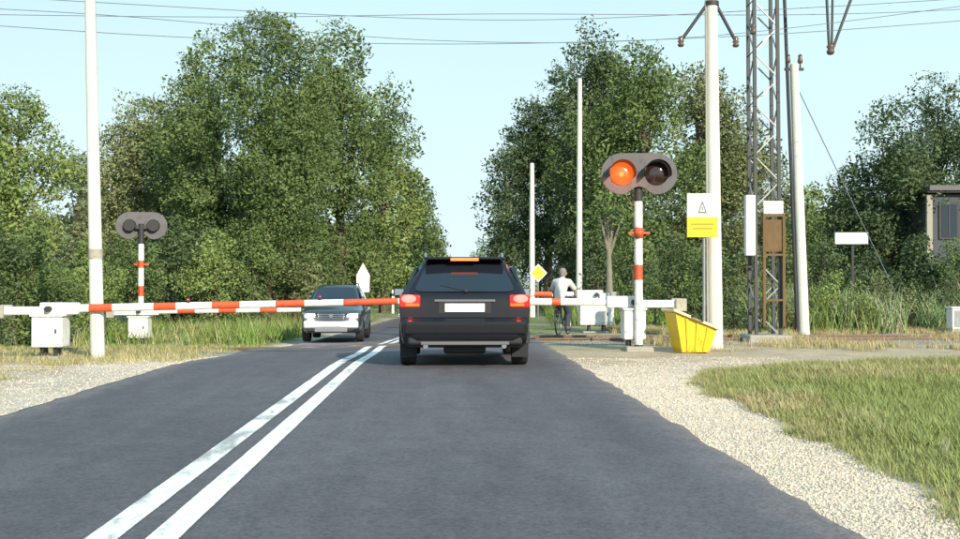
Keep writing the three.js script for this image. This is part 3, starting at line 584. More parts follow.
  part('trousers', meshSDF((() => { const f = capField(infl([[hip, lerpA(hip, waist, 0.25), 0.15, 0.145], ...[-1, 1].flatMap(q => [[hipJ(q), knee(q), 0.095, 0.068], [knee(q), lerpA(knee(q), ank(q), 0.9), 0.066, 0.052]])], 0.014)); return f; })(), V(0, 0.62, 0.08), 0.56, 88), trouserM, person);
  for (const q of [-1, 1]) part('shoe', meshSDF(capField([[lerpA(ank(q), [ank(q)[0], ank(q)[1] - 0.05, ank(q)[2] + 0.02], 0.8), toe(q), 0.05, 0.043], [toe(q), [toe(q)[0], toe(q)[1] - 0.004, toe(q)[2] - 0.03], 0.043, 0.034]]), V(...lerpA(ank(q), toe(q), 0.5)), 0.2, 44), shoeM, person);
  part('hair', meshSDF((() => { const f = capField([[[0, 1.675, 0.03], [0, 1.665, -0.02], 0.096, 0.09], [[0, 1.60, 0.06], [0, 1.66, 0.04], 0.066, 0.085]], 0.02); return (x, y2, z) => Math.max(f(x, y2, z), 0.9 * (-(z + 0.055) + -(y2 - 1.665) * 0.9)); })(), V(0, 1.65, 0.02), 0.17, 60), hairM, person);
}

// ------------------------------------------------------------------ poles, masts and wires
const lathe = (pts, seg = 20) => new THREE.LatheGeometry(pts.map(p => new THREE.Vector2(...p)), seg);
function pole(name, label, px0, d, topRow, r0, r1, mat, lean = [0, 0], opts = {}) {
  const f = foot(px0, d), t = thing(name, label, 'pole', f, 0, opts.group), h = rowY(topRow, d) - f.y;
  const g = lathe([[0, -0.3], [r0, -0.3], [r0, 0], [lerp(r0, r1, 0.5), h / 2], [r1, h - 0.02], [r1 * 0.8, h], [0, h]]);
  g.applyMatrix4(new THREE.Matrix4().makeShear(0, 0, lean[0], 0, 0, 0)); part('shaft', g, mat, t); t.userData.h = undefined; delete t.userData.h; return [t, h];
}
const DP = 24;
{ // tall pale concrete pole by the yellow bin, with splayed insulator struts at the top
  const [t, h] = pole('concrete_pole', 'thick pale concrete pole standing behind the yellow grit bin', 715, DP, -60, 0.165, 0.115, M.concrete, [-0.008, 0]);
  const yt = rowY(3, DP), y0 = yt - t.position.y;
  for (const q of [-1, 1]) {
    const a = V(-0.06 + q * 0.1, y0, 0.0), b = V(q < 0 ? -0.72 : 0.44, y0 - 0.78, 0.05);
    const s = part('insulator_strut', bar(a, b, 0.035), M.darkSteel, t);
    part('insulator', lathe([[0.0, -0.12], [0.05, -0.12], [0.075, -0.08], [0.045, -0.05], [0.075, -0.01], [0.045, 0.02], [0.07, 0.06], [0.03, 0.1], [0, 0.1]], 14).translate(...b.toArray()), M.porcelain, s);
  }
  part('clamp_band', new THREE.CylinderGeometry(0.15, 0.15, 0.09, 20, 1, true).translate(-0.055, y0 + 0.02, 0), M.darkSteel, t);
  part('cable_conduit', bar(V(-0.17, 0, 0.05), V(-0.19, h * 0.95, 0.03), 0.022), M.concreteOld, t);
}
{ // slim white pole with small insulators on its head, dark conduit beside it
  const d = 29.5, [t, h] = pole('wooden_pole', 'pale pole with dark conduit and two small insulators, rising from the weeds', 804, d, 62, 0.14, 0.11, M.concrete, [-0.034, 0]);
  part('cable_conduit', bar(V(-0.17, 0, 0), V(-0.17 - 0.036 * (h + 2.3), h + 2.3, 0), 0.05, 0.045), M.darkSteel, t);
  for (const q of [-1, 1]) part('insulator', lathe([[0, 0], [0.02, 0], [0.02, 0.12], [0.06, 0.14], [0.07, 0.2], [0.05, 0.28], [0.06, 0.34], [0, 0.38]], 14).translate(-0.034 * h + q * 0.16, h - 0.12, 0), M.porcelain, t);
  part('crossarm', box(0.5, 0.07, 0.07, -0.034 * h, h - 0.14, 0, 0.01), M.darkSteel, t);
  part('guy_wire', bar(V(-0.03 * h, h - 0.5, 0), V(2.6, 1.2, -0.6), 0.012), M.wire, t);
}
{ // left-hand pole
  const [t, h] = pole('concrete_pole', 'pale round pole standing next to the long boom housing on gravel', 98, 23.2, -50, 0.14, 0.10, M.concrete, [-0.025, 0]);
  part('number_collar', new THREE.CylinderGeometry(0.137, 0.137, 0.2, 20, 1, true).translate(-0.05, 2.1, 0), M.concreteOld, t);
  part('crossarm', box(1.2, 0.1, 0.1, -0.025 * h, h - 0.25, 0, 0.01), M.darkSteel, t);
}
pole('utility_pole', 'tall thin tan utility pole among roadside trees beyond the tracks', 579, 46, 78, 0.13, 0.09, M.concrete, [0.004, 0]);
pole('utility_pole', 'shorter slim utility pole rising behind the yellow diamond sign', 532, 47, 163, 0.13, 0.09, M.concrete, [0, 0]);
{ // lattice mast
  const d = 27, f = foot(765, d), t = thing('lattice_mast', 'dark steel lattice mast between two pale poles', 'mast', f);
  const top = rowY(-70, d) - f.y, w0 = 0.285, w1 = 0.27, W2 = y => lerp(w0, w1, y / top);
  part('foundation', box(1.0, 0.3, 1.0, 0, 0.02, 0, 0.04), M.concreteOld, t);
  const split = rowY(180, d) - f.y;
  for (const qx of [-1, 1]) for (const qz of [-1, 1]) part('mast_leg', angle(V(qx * w0 * (qx < 0 ? 1 : 1), 0, qz * w0), V(qx * w1 - 0.05, top, qz * w1), 0.075), M.latticePaint, t);
  const n = 16;
  for (let i = 0; i < n; i++) { const a = top * i / n + 0.15, b = top * (i + 1) / n + 0.1, wa = W2(a) - 0.005, wb = W2(b) - 0.005, s = i % 2 ? 1 : -1, ox = y => -0.05 * y / top;
    for (const q of [-1, 1]) { part('lattice_bar', angle(V(-s * wa + ox(a), a, q * wa), V(s * wb + ox(b), b, q * wb), 0.03), M.steel, t); part('lattice_bar', angle(V(q * wa + ox(a), a, s * wa), V(q * wb + ox(b), b, -s * wb), 0.03), M.steel, t); } }
  // service box, sign plate and rusty frame fixed to it
  const y = r => rowY(r, d) - f.y;
  part('service_box', box(0.23, y(196) - y(256), 0.18, -0.47, (y(196) + y(256)) / 2, w0 + 0.14, 0.02), M.white, t);
  part('sign_plate', box(0.46, 0.30, 0.02, 0.09, y(208), w0 + 0.12, 0.004), M.white, t);
  part('rust_frame', [box(0.06, y(214) - y(326), 0.06, -0.13, (y(214) + y(326)) / 2, w0 + 0.12), box(0.06, y(214) - y(326), 0.06, 0.33, (y(214) + y(326)) / 2, w0 + 0.12), box(0.42, 0.06, 0.05, 0.1, y(216), w0 + 0.12), box(0.42, 0.05, 0.05, 0.1, y(255), w0 + 0.12), box(0.42, 0.05, 0.05, 0.1, y(300), w0 + 0.12)], M.rust, t);
  part('rust_panel', box(0.38, y(220) - y(252), 0.03, 0.1, (y(220) + y(252)) / 2, w0 + 0.1, 0.004), M.rust, t);
  // arm towards the track with a hanging V bracket
  const yb = y(48), ya = top - 0.35, bx = at(829, 48, d).x - f.x;
  part('mast_arm', [angle(V(-0.3, ya, 0.1), V(bx + 1.2, ya + 0.15, 0.1), 0.09), angle(V(0.2, ya - 0.9, 0.1), V(bx * 0.7, ya + 0.05, 0.1), 0.06)], M.latticePaint, t);
  const hb = part('hanging_bracket', [bar(V(bx - 0.14, ya, 0.1), V(bx - 0.03, yb, 0.1), 0.035), bar(V(bx + 0.08, ya, 0.1), V(bx + 0.03, yb, 0.1), 0.03), bar(V(bx + 1.0, ya + 0.1, 0.1), V(bx + 0.05, yb, 0.1), 0.035)], M.latticePaint, t);
  part('insulator', lathe([[0, -0.14], [0.07, -0.12], [0.10, -0.05], [0.06, 0], [0.10, 0.06], [0.06, 0.12], [0, 0.16]], 14).translate(bx, yb, 0.1), M.porcelain, hb);
  part('insulator', lathe([[0, -0.14], [0.06, -0.12], [0.09, -0.05], [0.05, 0], [0.09, 0.06], [0.05, 0.12], [0, 0.16]], 14).translate(-0.35, y(30), 0.3), M.porcelain, t);
}
// overhead wires along the track
function wire(label, pts, r = 0.013) { const m = part(numbered('overhead_wire'), tube(pts, r, 60, 6), M.wire, scene); m.userData = { label, category: 'wire', group: 'overhead wires along the track' }; }
{
  const dp = DP, L = (px, r, d) => at(px, r, d);
  wire('lowest overhead wire, sagging from the thick pole strut across the road', [L(1100, 10, dp + 1), L(740, 36, dp), L(450, 44, dp), L(200, 38, dp - 0.3), L(-60, 22, 23)], 0.007);
  wire('wire from the shorter strut side running just above the lowest one', [L(1100, -12, dp + 1), L(682, 38, dp), L(450, 41, dp + 0.1), L(90, 14, 23.2), L(-60, 6, 23)], 0.007);
  wire('highest wire, passing the top of the lattice mast', [L(1100, -10, 28), L(765, 10, 27.6), L(500, 20, 27), L(90, 2, 26.4), L(-60, -8, 26)], 0.008);
  wire('straight wire from the hanging bracket above the track', [L(1100, 2, 28.5), L(840, 14, 28.4), L(480, 14, 28.2), L(240, 17, 28), L(-60, 14, 28)], 0.008);
}
// ------------------------------------------------------------------ signs and the bin
function canvasTex(w, h, draw) { const c = document.createElement('canvas'); c.width = w; c.height = h; draw(c.getContext('2d'), w, h); const t = new THREE.CanvasTexture(c); t.colorSpace = THREE.SRGBColorSpace; t.anisotropy = 4; return t; }
{ // white over yellow notice on a slim post
  const d = 23.4, f = foot(704, d), t = thing('notice_sign', 'white and yellow notice board on slim grey post by the pale pole', 'sign', f, -0.06);
  const y = r => rowY(r, d) - f.y;
  part('post', lathe([[0, -0.2], [0.032, -0.2], [0.032, y(194)], [0, y(194)]], 14), M.steel, t);
  const tex = canvasTex(128, 128, (c, w, h) => { c.fillStyle = '#f2f2ec'; c.fillRect(0, 0, w, h); c.strokeStyle = '#6f7468'; c.lineWidth = 15; c.lineJoin = 'round'; c.beginPath(); c.moveTo(64, 22); c.lineTo(104, 104); c.lineTo(24, 104); c.closePath(); c.stroke(); c.fillStyle = '#6f7468'; c.fillRect(56, 60, 16, 30); });
  const pw = 0.62, ph = y(193) - y(217), py = y(237), yh = y(217) - y(237);
  part('upper_panel', box(pw, ph - 0.004, 0.02, -0.04, y(205), 0.05, 0.003), M.white, t, 'white upper panel');
  const pf = part('pictogram', new THREE.PlaneGeometry(pw * 0.4, ph * 0.7).translate(-0.04, y(207), 0.0635), new THREE.MeshStandardMaterial({ map: tex, roughness: 0.5 }), t);
  part('lower_panel', box(pw, yh, 0.02, -0.04, y(227), 0.05, 0.003), std(0.86, 0.66, 0.02, { roughness: 0.5, map: dirtTex }), t, 'yellow lower panel');
  const tx2 = canvasTex(256, 64, (c, w, h) => { c.fillStyle = '#f0d022'; c.fillRect(0, 0, w, h); c.fillStyle = '#a88f1c'; for (const [yy, a, b] of [[14, 20, 236], [34, 36, 220]]) c.fillRect(a, yy, b - a, 9); });
  part('print', new THREE.PlaneGeometry(pw * 0.9, yh * 0.7).translate(-0.04, y(227), 0.0635), new THREE.MeshStandardMaterial({ map: tx2, roughness: 0.5 }), t);
}
{ // yellow grit bin
  const d = 22.9, f = foot(690, d), t = thing('grit_bin', 'yellow grit bin with sloping pale lid beside the slim sign post', 'bin', f, 0.12);
  // tapered body: wider at the top, the left side of the rim higher
  const c = (x, y, z) => V(x, y, z);
  const bl = [c(-0.26, 0.02, 0.28), c(0.30, 0.02, 0.28), c(0.30, 0.02, -0.28), c(-0.26, 0.02, -0.28)], tl = [c(-0.42, 0.80, 0.36), c(0.42, 0.46, 0.36), c(0.42, 0.46, -0.36), c(-0.42, 0.80, -0.36)];
  const pos = [], quad = (a, b, e, g) => pos.push(...[a, b, e, a, e, g].flatMap(v => v.toArray()));
  for (let i = 0; i < 4; i++) { const j = (i + 1) % 4; quad(bl[i], bl[j], tl[j], tl[i]); } quad(tl[0], tl[1], tl[2], tl[3]); quad(bl[3], bl[2], bl[1], bl[0]);
  const g = new THREE.BufferGeometry(); g.setAttribute('position', new THREE.Float32BufferAttribute(pos, 3)); g.computeVertexNormals(); g.setAttribute('uv', new THREE.Float32BufferAttribute(pos.flatMap((v, i) => i % 3 === 2 ? [] : [v]), 2));
  part('bin_body', g, M.yellow, t);
  for (const x of [-0.2, 0.02, 0.24]) { const yt = lerp(0.8, 0.46, (x + 0.42) / 0.84); part('rib', angle(V(lerp(-0.0, x, 0.72), 0.05, 0.29), V(x, yt - 0.02, 0.365), 0.035), M.yellow, t); }
  const lid = part('lid', box(1.02, 0.06, 0.86, 0, 0, 0, 0.025).rotateZ(-Math.atan(0.34 / 0.84)).translate(0.0, 0.67, 0), M.paleLid, t);
  part('lid_handle', tube([V(-0.12, 0.735, 0.42), V(-0.1, 0.73, 0.47), V(0.1, 0.645, 0.47), V(0.12, 0.64, 0.42)], 0.014, 14, 8), M.darkSteel, lid);
}
{ // yellow diamond sign on the far right verge
  const d = 44, f = foot(538, d), t = thing('priority_road_sign', 'small yellow diamond road sign beyond the cyclist', 'sign', f, 0.15);
  const yc = rowY(273, d) - f.y;
  part('post', lathe([[0, -0.2], [0.03, -0.2], [0.03, yc + 0.3], [0, yc + 0.3]], 12), M.steel, t);
  const p = part('sign_plate', box(0.50, 0.50, 0.02, 0, 0, 0, 0.004).rotateZ(Math.PI / 4).translate(0, yc, 0.045), M.white, t);
  part('yellow_field', box(0.40, 0.40, 0.006, 0, 0, 0, 0.002).rotateZ(Math.PI / 4).translate(0, yc, 0.0605), M.yellow, p);
}
{ // white marker board at the far left verge
  const d = 52, f = foot(363, d), t = thing('marker_board', 'narrow white pointed marker board beyond the oncoming car', 'sign', f, 0.1);
  const y1 = rowY(264, d) - f.y, y0 = rowY(292, d) - f.y;
  const s = new THREE.Shape([[-0.28, y0], [0.28, y0], [0.30, y0 + 0.75], [0.0, y1 + 0.05], [-0.30, y0 + 0.75]].map(p => new THREE.Vector2(...p)));
  part('board', new THREE.ExtrudeGeometry(s, { depth: 0.02, bevelEnabled: true, bevelSize: 0.004, bevelThickness: 0.003 }).translate(0, 0, 0.04), M.white, t);
  part('post', lathe([[0, -0.2], [0.035, -0.2], [0.035, y0 + 0.8], [0, y0 + 0.8]], 12), M.steel, t);
  const e = 70, g = foot(393, e), u = thing('delineator_post', 'slim pale delineator post beyond the marker board', 'post', g);
  part('shaft', box(0.16, 1.5, 0.1, 0, 0.7, 0, 0.03), M.white, u); part('cap_band', box(0.165, 0.2, 0.105, 0, 1.15, 0, 0.03), M.darkSteel, u);
}
{ // white blank board on a post among the weeds at right
  const d = 36, f = foot(851, d), t = thing('railway_board', 'blank white rectangular board on dark post against the dark trees', 'sign', f, -0.1);
  const yc = rowY(238, d) - f.y;
  part('post', box(0.08, yc + 0.15, 0.08, 0.05, (yc + 0.15) / 2 - 0.1, 0, 0.008), M.darkSteel, t);
  part('sign_frame', box(1.08, 0.42, 0.03, 0, yc, 0.06, 0.008), M.darkSteel, t);
  part('sign_plate', box(1.02, 0.36, 0.015, 0, yc, 0.083, 0.003), M.white, t);
}
{ // small trackside hut at the right edge, half hidden by shrubs
  const d = 45, x0 = at(929, 250, d).x, f = V(x0, groundY(x0, d), -d), t = thing('trackside_hut', 'small grey blue hut with white corner post and flat eaves behind shrubs', 'building', f, -0.05);
  const top = rowY(184, d) - f.y, wl = std(0.085, 0.10, 0.115, { map: dirtTex, roughness: 0.9 });
  part('wall', box(5, top - 0.35, 4, 2.5, (top - 0.35) / 2, -2.2), wl, t);
  part('corner_board', box(0.22, top - 0.36, 0.16, 0.06, (top - 0.36) / 2, -0.14), M.concreteOld, t);
  part('eaves_board', box(5.3, 0.2, 0.1, 2.6, top - 0.12, 0.2), M.board, t);
  part('roof', box(5.4, 0.28, 4.4, 2.6, top - 0.16, -2.06, 0.02), M.board, t);
  for (const x of [0.85, 2.4]) { const wn = part('window', box(0.8, 1.5, 0.06, x, top - 1.4, -0.17, 0.01), M.darkSteel, t); part('pane', box(0.62, 1.3, 0.02, x, top - 1.4, -0.14, 0.002), M.glass, wn); part('glazing_bar', box(0.05, 1.3, 0.02, x, top - 1.4, -0.12), M.darkSteel, wn); }
}
{ // white trackside cabinet at the right edge of view
  const d = 31, f = foot(957, d), t = thing('trackside_cabinet', 'low white trackside cabinet in the weeds in front of the hut', 'cabinet', f, 0.1);
  part('plinth', box(0.5, 0.2, 0.36, 0, 0.05, 0, 0.01), M.concreteOld, t); part('case', box(0.46, 0.55, 0.32, 0, 0.42, 0, 0.02), M.white, t); part('roof_cap', box(0.52, 0.05, 0.38, 0, 0.72, 0, 0.015), M.white, t); part('door', box(0.36, 0.45, 0.01, 0, 0.42, 0.165, 0.003), M.steel, t);
}

// ------------------------------------------------------------------ trees, shrubs, weeds, grass
const leafCluster = (() => {      // a spray of small leaves, about 0.5 m across
  const pos = [], uv = [];
  for (let i = 0; i < 26; i++) {
    const c = V(rr(-1, 1), rr(-1, 1), rr(-1, 1)).multiplyScalar(0.29), q = new THREE.Quaternion().setFromEuler(new THREE.Euler(rr(-1.2, 1.2), rnd() * 6.3, rr(-1.2, 1.2)));
    const l = rr(0.05, 0.105), w = l * 0.55, pt = [[-l, 0, 0], [-l * 0.1, 0.012, w], [l, -0.02, 0], [-l * 0.1, 0.012, -w]].map(p => V(...p).applyQuaternion(q).add(c));
    for (const k of [0, 1, 2, 0, 2, 3]) { pos.push(...pt[k].toArray()); uv.push(0, 0); }
  }
  const g = new THREE.BufferGeometry(); g.setAttribute('position', new THREE.Float32BufferAttribute(pos, 3)); g.setAttribute('uv', new THREE.Float32BufferAttribute(uv, 2)); g.computeVertexNormals(); return g;
})();
const PAL = { mid: [[0.080, 0.125, 0.034], [0.145, 0.195, 0.055]], dark: [[0.048, 0.080, 0.030], [0.092, 0.128, 0.046]], bright: [[0.135, 0.19, 0.045], [0.215, 0.265, 0.075]], olive: [[0.125, 0.15, 0.058], [0.205, 0.22, 0.09]], grey: [[0.105, 0.14, 0.07], [0.16, 0.19, 0.10]] };
function tree(name, label, o, group) {
  const d = o.d, f = foot(o.px, d), k = d / F, Wd = o.w * k, Ht = rowY(o.top, d) - f.y, low = o.low ?? 0.15;
  const t = thing(name, label, o.cat ?? 'tree', f, 0, group);
  const cy = Ht * (low + 1) / 2, ry = Ht * (1 - low) / 2, lobes = [], nl = o.lobes ?? 16;
  for (let i = 0; i < nl; i++) {
    let x, y, z, r0; do { x = rr(-1, 1); y = rr(-1, 1); z = rr(-1, 1); r0 = Math.hypot(x, y, z); } while (r0 > 1 || r0 < 0.1);
    { const k2 = rr(0.55, 1.08) / r0; x *= k2; y *= k2; z *= k2; }
    const taper = o.cone ? lerp(1.15, 0.25, (y + 1) / 2) : 1 - 0.25 * Math.max(0, y);
    const r = rr(0.22, 0.42) * (o.cone ? lerp(1, 0.55, (y + 1) / 2) : 1);
    lobes.push([x * 0.72 * taper * Wd / 2, cy + y * ry * 0.76, z * 0.72 * taper * Wd / 2, r * Wd / 2 * rr(0.9, 1.25), r * Math.min(ry, Wd / 1.6) * rr(0.8, 1.2)]);
  }
  lobes.push([0, Ht - ry * 0.24, 0, Wd * (o.cone ? 0.1 : 0.16), ry * 0.24]);
  const s0 = (o.leaf ?? 1) * rr(0.82, 1.12) * clamp(d / 48, 0.75, 2.4), area = lobes.reduce((a, l) => a + l[3] * l[3] * 2 + l[3] * l[4] * 4, 0);
  const N = Math.min(9000, Math.round(area * 5.2 * (o.dens ?? 1) / (s0 * s0))), im = new THREE.InstancedMesh(leafCluster, M.leaf, N);
  const m = new THREE.Matrix4(), q = new THREE.Quaternion(), e = new THREE.Euler(), c = new THREE.Color(), [ca, cb] = PAL[o.pal ?? 'mid'];
  for (let i = 0; i < N; i++) {
    const l = lobes[Math.floor(rnd() * lobes.length)]; let x, y, z, r2; do { x = rr(-1, 1); y = rr(-1, 1); z = rr(-1, 1); r2 = x * x + y * y + z * z; } while (r2 > 1 || r2 < 0.05);
    const sc = rr(0.72, 1.08) * (rnd() < 0.08 ? rr(1.05, 1.3) : 1) / Math.sqrt(r2); x *= sc; y *= sc; z *= sc;
    const P = V(l[0] + x * l[3], Math.max(0.1, l[1] + y * l[4]), l[2] + z * l[3]), s = s0 * rr(0.55, 1.35);
    e.set(rr(-0.6, 0.6), rnd() * 6.3, rr(-0.6, 0.6)); q.setFromEuler(e); m.compose(P, q, V(s, s * 0.85, s)); im.setMatrixAt(i, m);
    const b0 = 1.07, a = clamp((fbm(P.x * 0.7 + f.x, P.y * 0.7 + P.z * 0.5, 3) - 0.5) * 2.2 + 0.45 + rr(-0.3, 0.3)), b = b0 * rr(0.85, 1.15); im.setColorAt(i, c.setRGB(lerp(ca[0], cb[0], a) * b, lerp(ca[1], cb[1], a) * b, lerp(ca[2], cb[2], a) * b));
  }
  im.name = 'crown'; im.userData = { kind: 'stuff' }; im.castShadow = im.receiveShadow = true; t.add(im);
  // trunk with limbs
  const r = o.trunk ?? clamp(Ht * 0.022, 0.03, 0.34), lean = rr(-0.04, 0.04) * Ht, limbs = [tube([V(0, -0.3, 0), V(lean * 0.2, Ht * 0.25, 0), V(lean * 0.6, Ht * 0.5, rr(-0.2, 0.2)), V(lean, Ht * 0.78, 0)], r, 12, 8)];
  { const p = limbs[0].attributes.position; for (let i = 0; i < p.count; i++) { const y = p.getY(i), a = clamp(y / (Ht * 0.8)), s = lerp(1.25, 0.3, Math.sqrt(a)), cx = lean * a * a; p.setX(i, cx + (p.getX(i) - cx) * s); p.setZ(i, p.getZ(i) * s); } limbs[0].computeVertexNormals(); }
  for (let i = 0; i < Math.min(9, lobes.length); i++) { const l = lobes[i], h = clamp((l[1] - l[4]) / Ht, 0.12, 0.6) * Ht * 0.85, a = h / Ht; limbs.push(bar(V(lean * a * a, h, 0), V(l[0] * 0.9, l[1], l[2] * 0.9), r * lerp(0.55, 0.3, a), r * 0.1, 6)); }
  part('trunk', limbs, o.bark ?? M.bark, t);
  return t;
}
const LR = 'trees lining the road on the left bank', RR = 'trees lining the road on the right bank', RT = 'trees behind the poles';
// left bank
const T = (label, px, d, w, top, pal, extra = {}) => tree('roadside_tree', label, { px, d, w, top, low: 0.05, lobes: 24, pal, ...extra });
T('tallest broad green tree towering over the left roadside', 270, 47, 180, 13, 'mid', { lobes: 30 });
T('high tree with ragged left shoulder beside the tallest one', 216, 51, 140, 28, 'mid', { lobes: 28 });
T('high round-topped tree next in line after the tallest left one', 340, 58, 150, 18, 'mid', { lobes: 30 });
T('bright green roadside tree above the oncoming car', 385, 76, 92, 84, 'bright');
T('distant green tree overhanging the far road on the left', 408, 98, 66, 140, 'mid');
T('small distant green tree at end of the left tree line', 420, 130, 46, 188, 'mid');
T('farthest low green tree closing the left tree line', 436, 190, 34, 226, 'mid', { low: 0 });
T('pale olive tree behind the pale pole and long boom housing', 138, 55, 130, 97, 'olive');
T('light green bushy tree behind the boom counterweight', 16, 45, 150, 92, 'bright', { low: 0.02 });
T('dark tree filling the gap behind the turned away signal', 182, 64, 110, 78, 'dark');
T('far dull green tree behind the light green bushy one', 78, 75, 120, 150, 'grey', { low: 0.02 });
// right bank
T('tall rounded tree right behind the lit red signal', 640, 52, 150, 42, 'mid', { lobes: 30 });
T('tallest tree behind the thin tan utility pole', 596, 62, 116, 20, 'dark', { lobes: 30, dens: 1.3 });
T('dark tree behind the shorter utility pole', 548, 78, 100, 82, 'dark', { dens: 1.4, lobes: 28 });
T('thin-crowned tree leaning to the sky gap over the road', 510, 98, 76, 130, 'dark', { dens: 1.1, lobes: 20 });
T('small faraway tree behind the black car roof on the right bank', 500, 150, 44, 196, 'mid', { lobes: 14 });
T('tree crown with pale dry twigs behind the thick pale pole', 700, 58, 130, 58, 'olive');
T('mid green tree between the lit signal and the tan utility pole', 610, 74, 130, 52, 'mid');
tree('far_tree', 'tiny distant tree closing the sky gap at the road end', { px: 481, d: 330, w: 26, top: 240, low: 0, lobes: 10, pal: 'mid' });
tree('leaning_tree', 'slender pale-barked tree between the cyclist and the lit signal', { px: 610, d: 36, w: 50, top: 186, low: 0.62, lobes: 9, pal: 'mid', trunk: 0.15, bark: M.paleBark });
// behind the poles and far right
tree('background_tree', 'light olive tree behind the lattice mast', { px: 752, d: 66, w: 100, top: 125, low: 0.03, lobes: 18, pal: 'olive' });
tree('background_tree', 'low pale green tree in the gap between poles and dark trees', { px: 805, d: 72, w: 80, top: 182, low: 0.02, lobes: 14, pal: 'bright' });
tree('conifer_tree', 'tall dark bushy tree above the blank white board', { px: 890, d: 47, w: 130, top: 98, low: 0.02, lobes: 28, pal: 'dark' });
tree('conifer_tree', 'tallest dark tree beside the grey blue hut', { px: 936, d: 54, w: 120, top: 72, low: 0.02, lobes: 28, pal: 'dark' });
tree('conifer_tree', 'narrow dark tree next to the blank white board', { px: 850, d: 50, w: 66, top: 160, low: 0.02, lobes: 18, pal: 'dark' });
tree('conifer_tree', 'dark tree overhanging the hut roof from behind', { px: 985, d: 58, w: 130, top: 78, low: 0.02, lobes: 24, pal: 'dark' });
// shrubs that close the lower part of both banks
for (const [label, px, d, w, top, pal] of [
  ['dark shrub at the outer end of the long boom counterweight', -22, 30, 120, 205, 'dark'], ['green shrub directly behind the long boom housing', 34, 31, 100, 232, 'mid'], ['bright shrub between the pale pole and the turned away signal', 92, 36, 80, 240, 'bright'],
  ['green shrub behind the turned away signal post', 130, 40, 80, 232, 'mid'], ['dark shrub behind the long boom next to the turned away signal', 172, 43, 84, 218, 'dark'], ['bright shrub under the tall ragged tree', 215, 42, 76, 230, 'bright'],
  ['green shrub under the tallest broad tree', 255, 44, 74, 228, 'mid'], ['olive shrub beside the oncoming car', 292, 46, 64, 240, 'olive'], ['green shrub behind the oncoming car roof', 322, 52, 60, 236, 'mid'],
  ['dark shrub behind the white marker board', 352, 60, 54, 240, 'dark'], ['green shrub behind the delineator post', 380, 72, 44, 246, 'mid'], ['bright small shrub by the far bend', 404, 90, 36, 252, 'bright'], ['last small shrub on the left of the far road', 424, 120, 30, 258, 'mid']])
  tree('roadside_shrub', label, { px, d, w, top, low: 0, lobes: 14, pal, cat: 'shrub', leaf: 0.9 }, 'shrubs along the left bank');
for (const [label, px, d, w, top, pal] of [
  ['small green shrub beyond the black car on the right bank', 515, 110, 36, 244, 'mid'], ['dark shrub behind the yellow diamond sign', 540, 84, 48, 232, 'dark'], ['dark shrub behind the cyclist', 566, 62, 56, 230, 'dark'], ['dark shrub behind the far barrier housing', 598, 50, 60, 232, 'dark'],
  ['green shrub behind the lit signal post', 632, 44, 66, 232, 'mid'], ['dark shrub behind the yellow grit bin', 672, 40, 70, 232, 'dark'], ['green shrub behind the thick pale pole', 712, 39, 66, 240, 'mid'], ['olive shrub behind the lattice mast foot', 748, 37, 60, 236, 'olive'],
  ['green shrub between the mast and the slim pale pole', 780, 40, 60, 232, 'mid'], ['dark shrub to the right of the slim pale pole', 822, 44, 66, 238, 'dark'], ['dark shrub below the blank white board', 868, 42, 64, 256, 'dark'], ['dark shrub in front of the hut corner', 914, 41, 70, 236, 'dark'], ['green shrub hiding the hut wall below its window', 956, 40, 70, 238, 'mid']])
  tree('roadside_shrub', label, { px, d, w, top, low: 0, lobes: 14, pal, cat: 'shrub', leaf: 0.9 }, 'shrubs along the right bank');

for (const [label, px, d, w, top, pal] of [
  ['pale low bush among the weeds right of the slim pale pole', 832, 32.2, 60, 272, 'bright'], ['bright low bush between the two seeding weed patches', 858, 31.6, 40, 288, 'bright'], ['pale seeding bush under the blank white board', 878, 34, 50, 272, 'olive'], ['olive low bush between the weeds and the white cabinet', 918, 33, 52, 284, 'olive'], ['dark low bush behind the white cabinet', 946, 34.5, 44, 270, 'dark'],
  ['small dark bush at the foot of the thick pale pole', 734, 31, 40, 288, 'dark'], ['low olive bush behind the lattice mast legs', 770, 31.5, 40, 282, 'olive'], ['low green bush to the right of the grit bin', 690, 33, 48, 274, 'mid'], ['low bush between the far barrier and the lit signal', 655, 34.5, 40, 276, 'mid']])
  tree('low_bush', label, { px, d, w, top, low: 0, lobes: 10, pal, cat: 'bush', leaf: 0.7 }, 'low bushes in front of the right bank');
// tufts of grass
function tuft(n, h, spread, w, bend) {
  const pos = [], uv = [];
  for (let i = 0; i < n; i++) {
    const a = rnd() * 6.283, r = Math.sqrt(rnd()) * spread, x = Math.cos(a) * r, z = Math.sin(a) * r, L = h * rr(0.55, 1), b = rnd() * 6.283, bx = Math.cos(b) * bend * L, bz = Math.sin(b) * bend * L, px = Math.cos(b + 1.57) * w, pz = Math.sin(b + 1.57) * w;
    const p = [[x - px, 0, z - pz], [x + px, 0, z + pz], [x + bx * 0.35 - px * 0.8, L * 0.55, z + bz * 0.35 - pz * 0.8], [x + bx * 0.35 + px * 0.8, L * 0.55, z + bz * 0.35 + pz * 0.8], [x + bx, L, z + bz]];
    for (const k of [0, 1, 2, 1, 3, 2, 2, 3, 4]) { pos.push(...p[k]); uv.push(0, 0); }
  }
  const g = new THREE.BufferGeometry(); g.setAttribute('position', new THREE.Float32BufferAttribute(pos, 3)); g.setAttribute('uv', new THREE.Float32BufferAttribute(uv, 2)); g.computeVertexNormals(); return g;
}
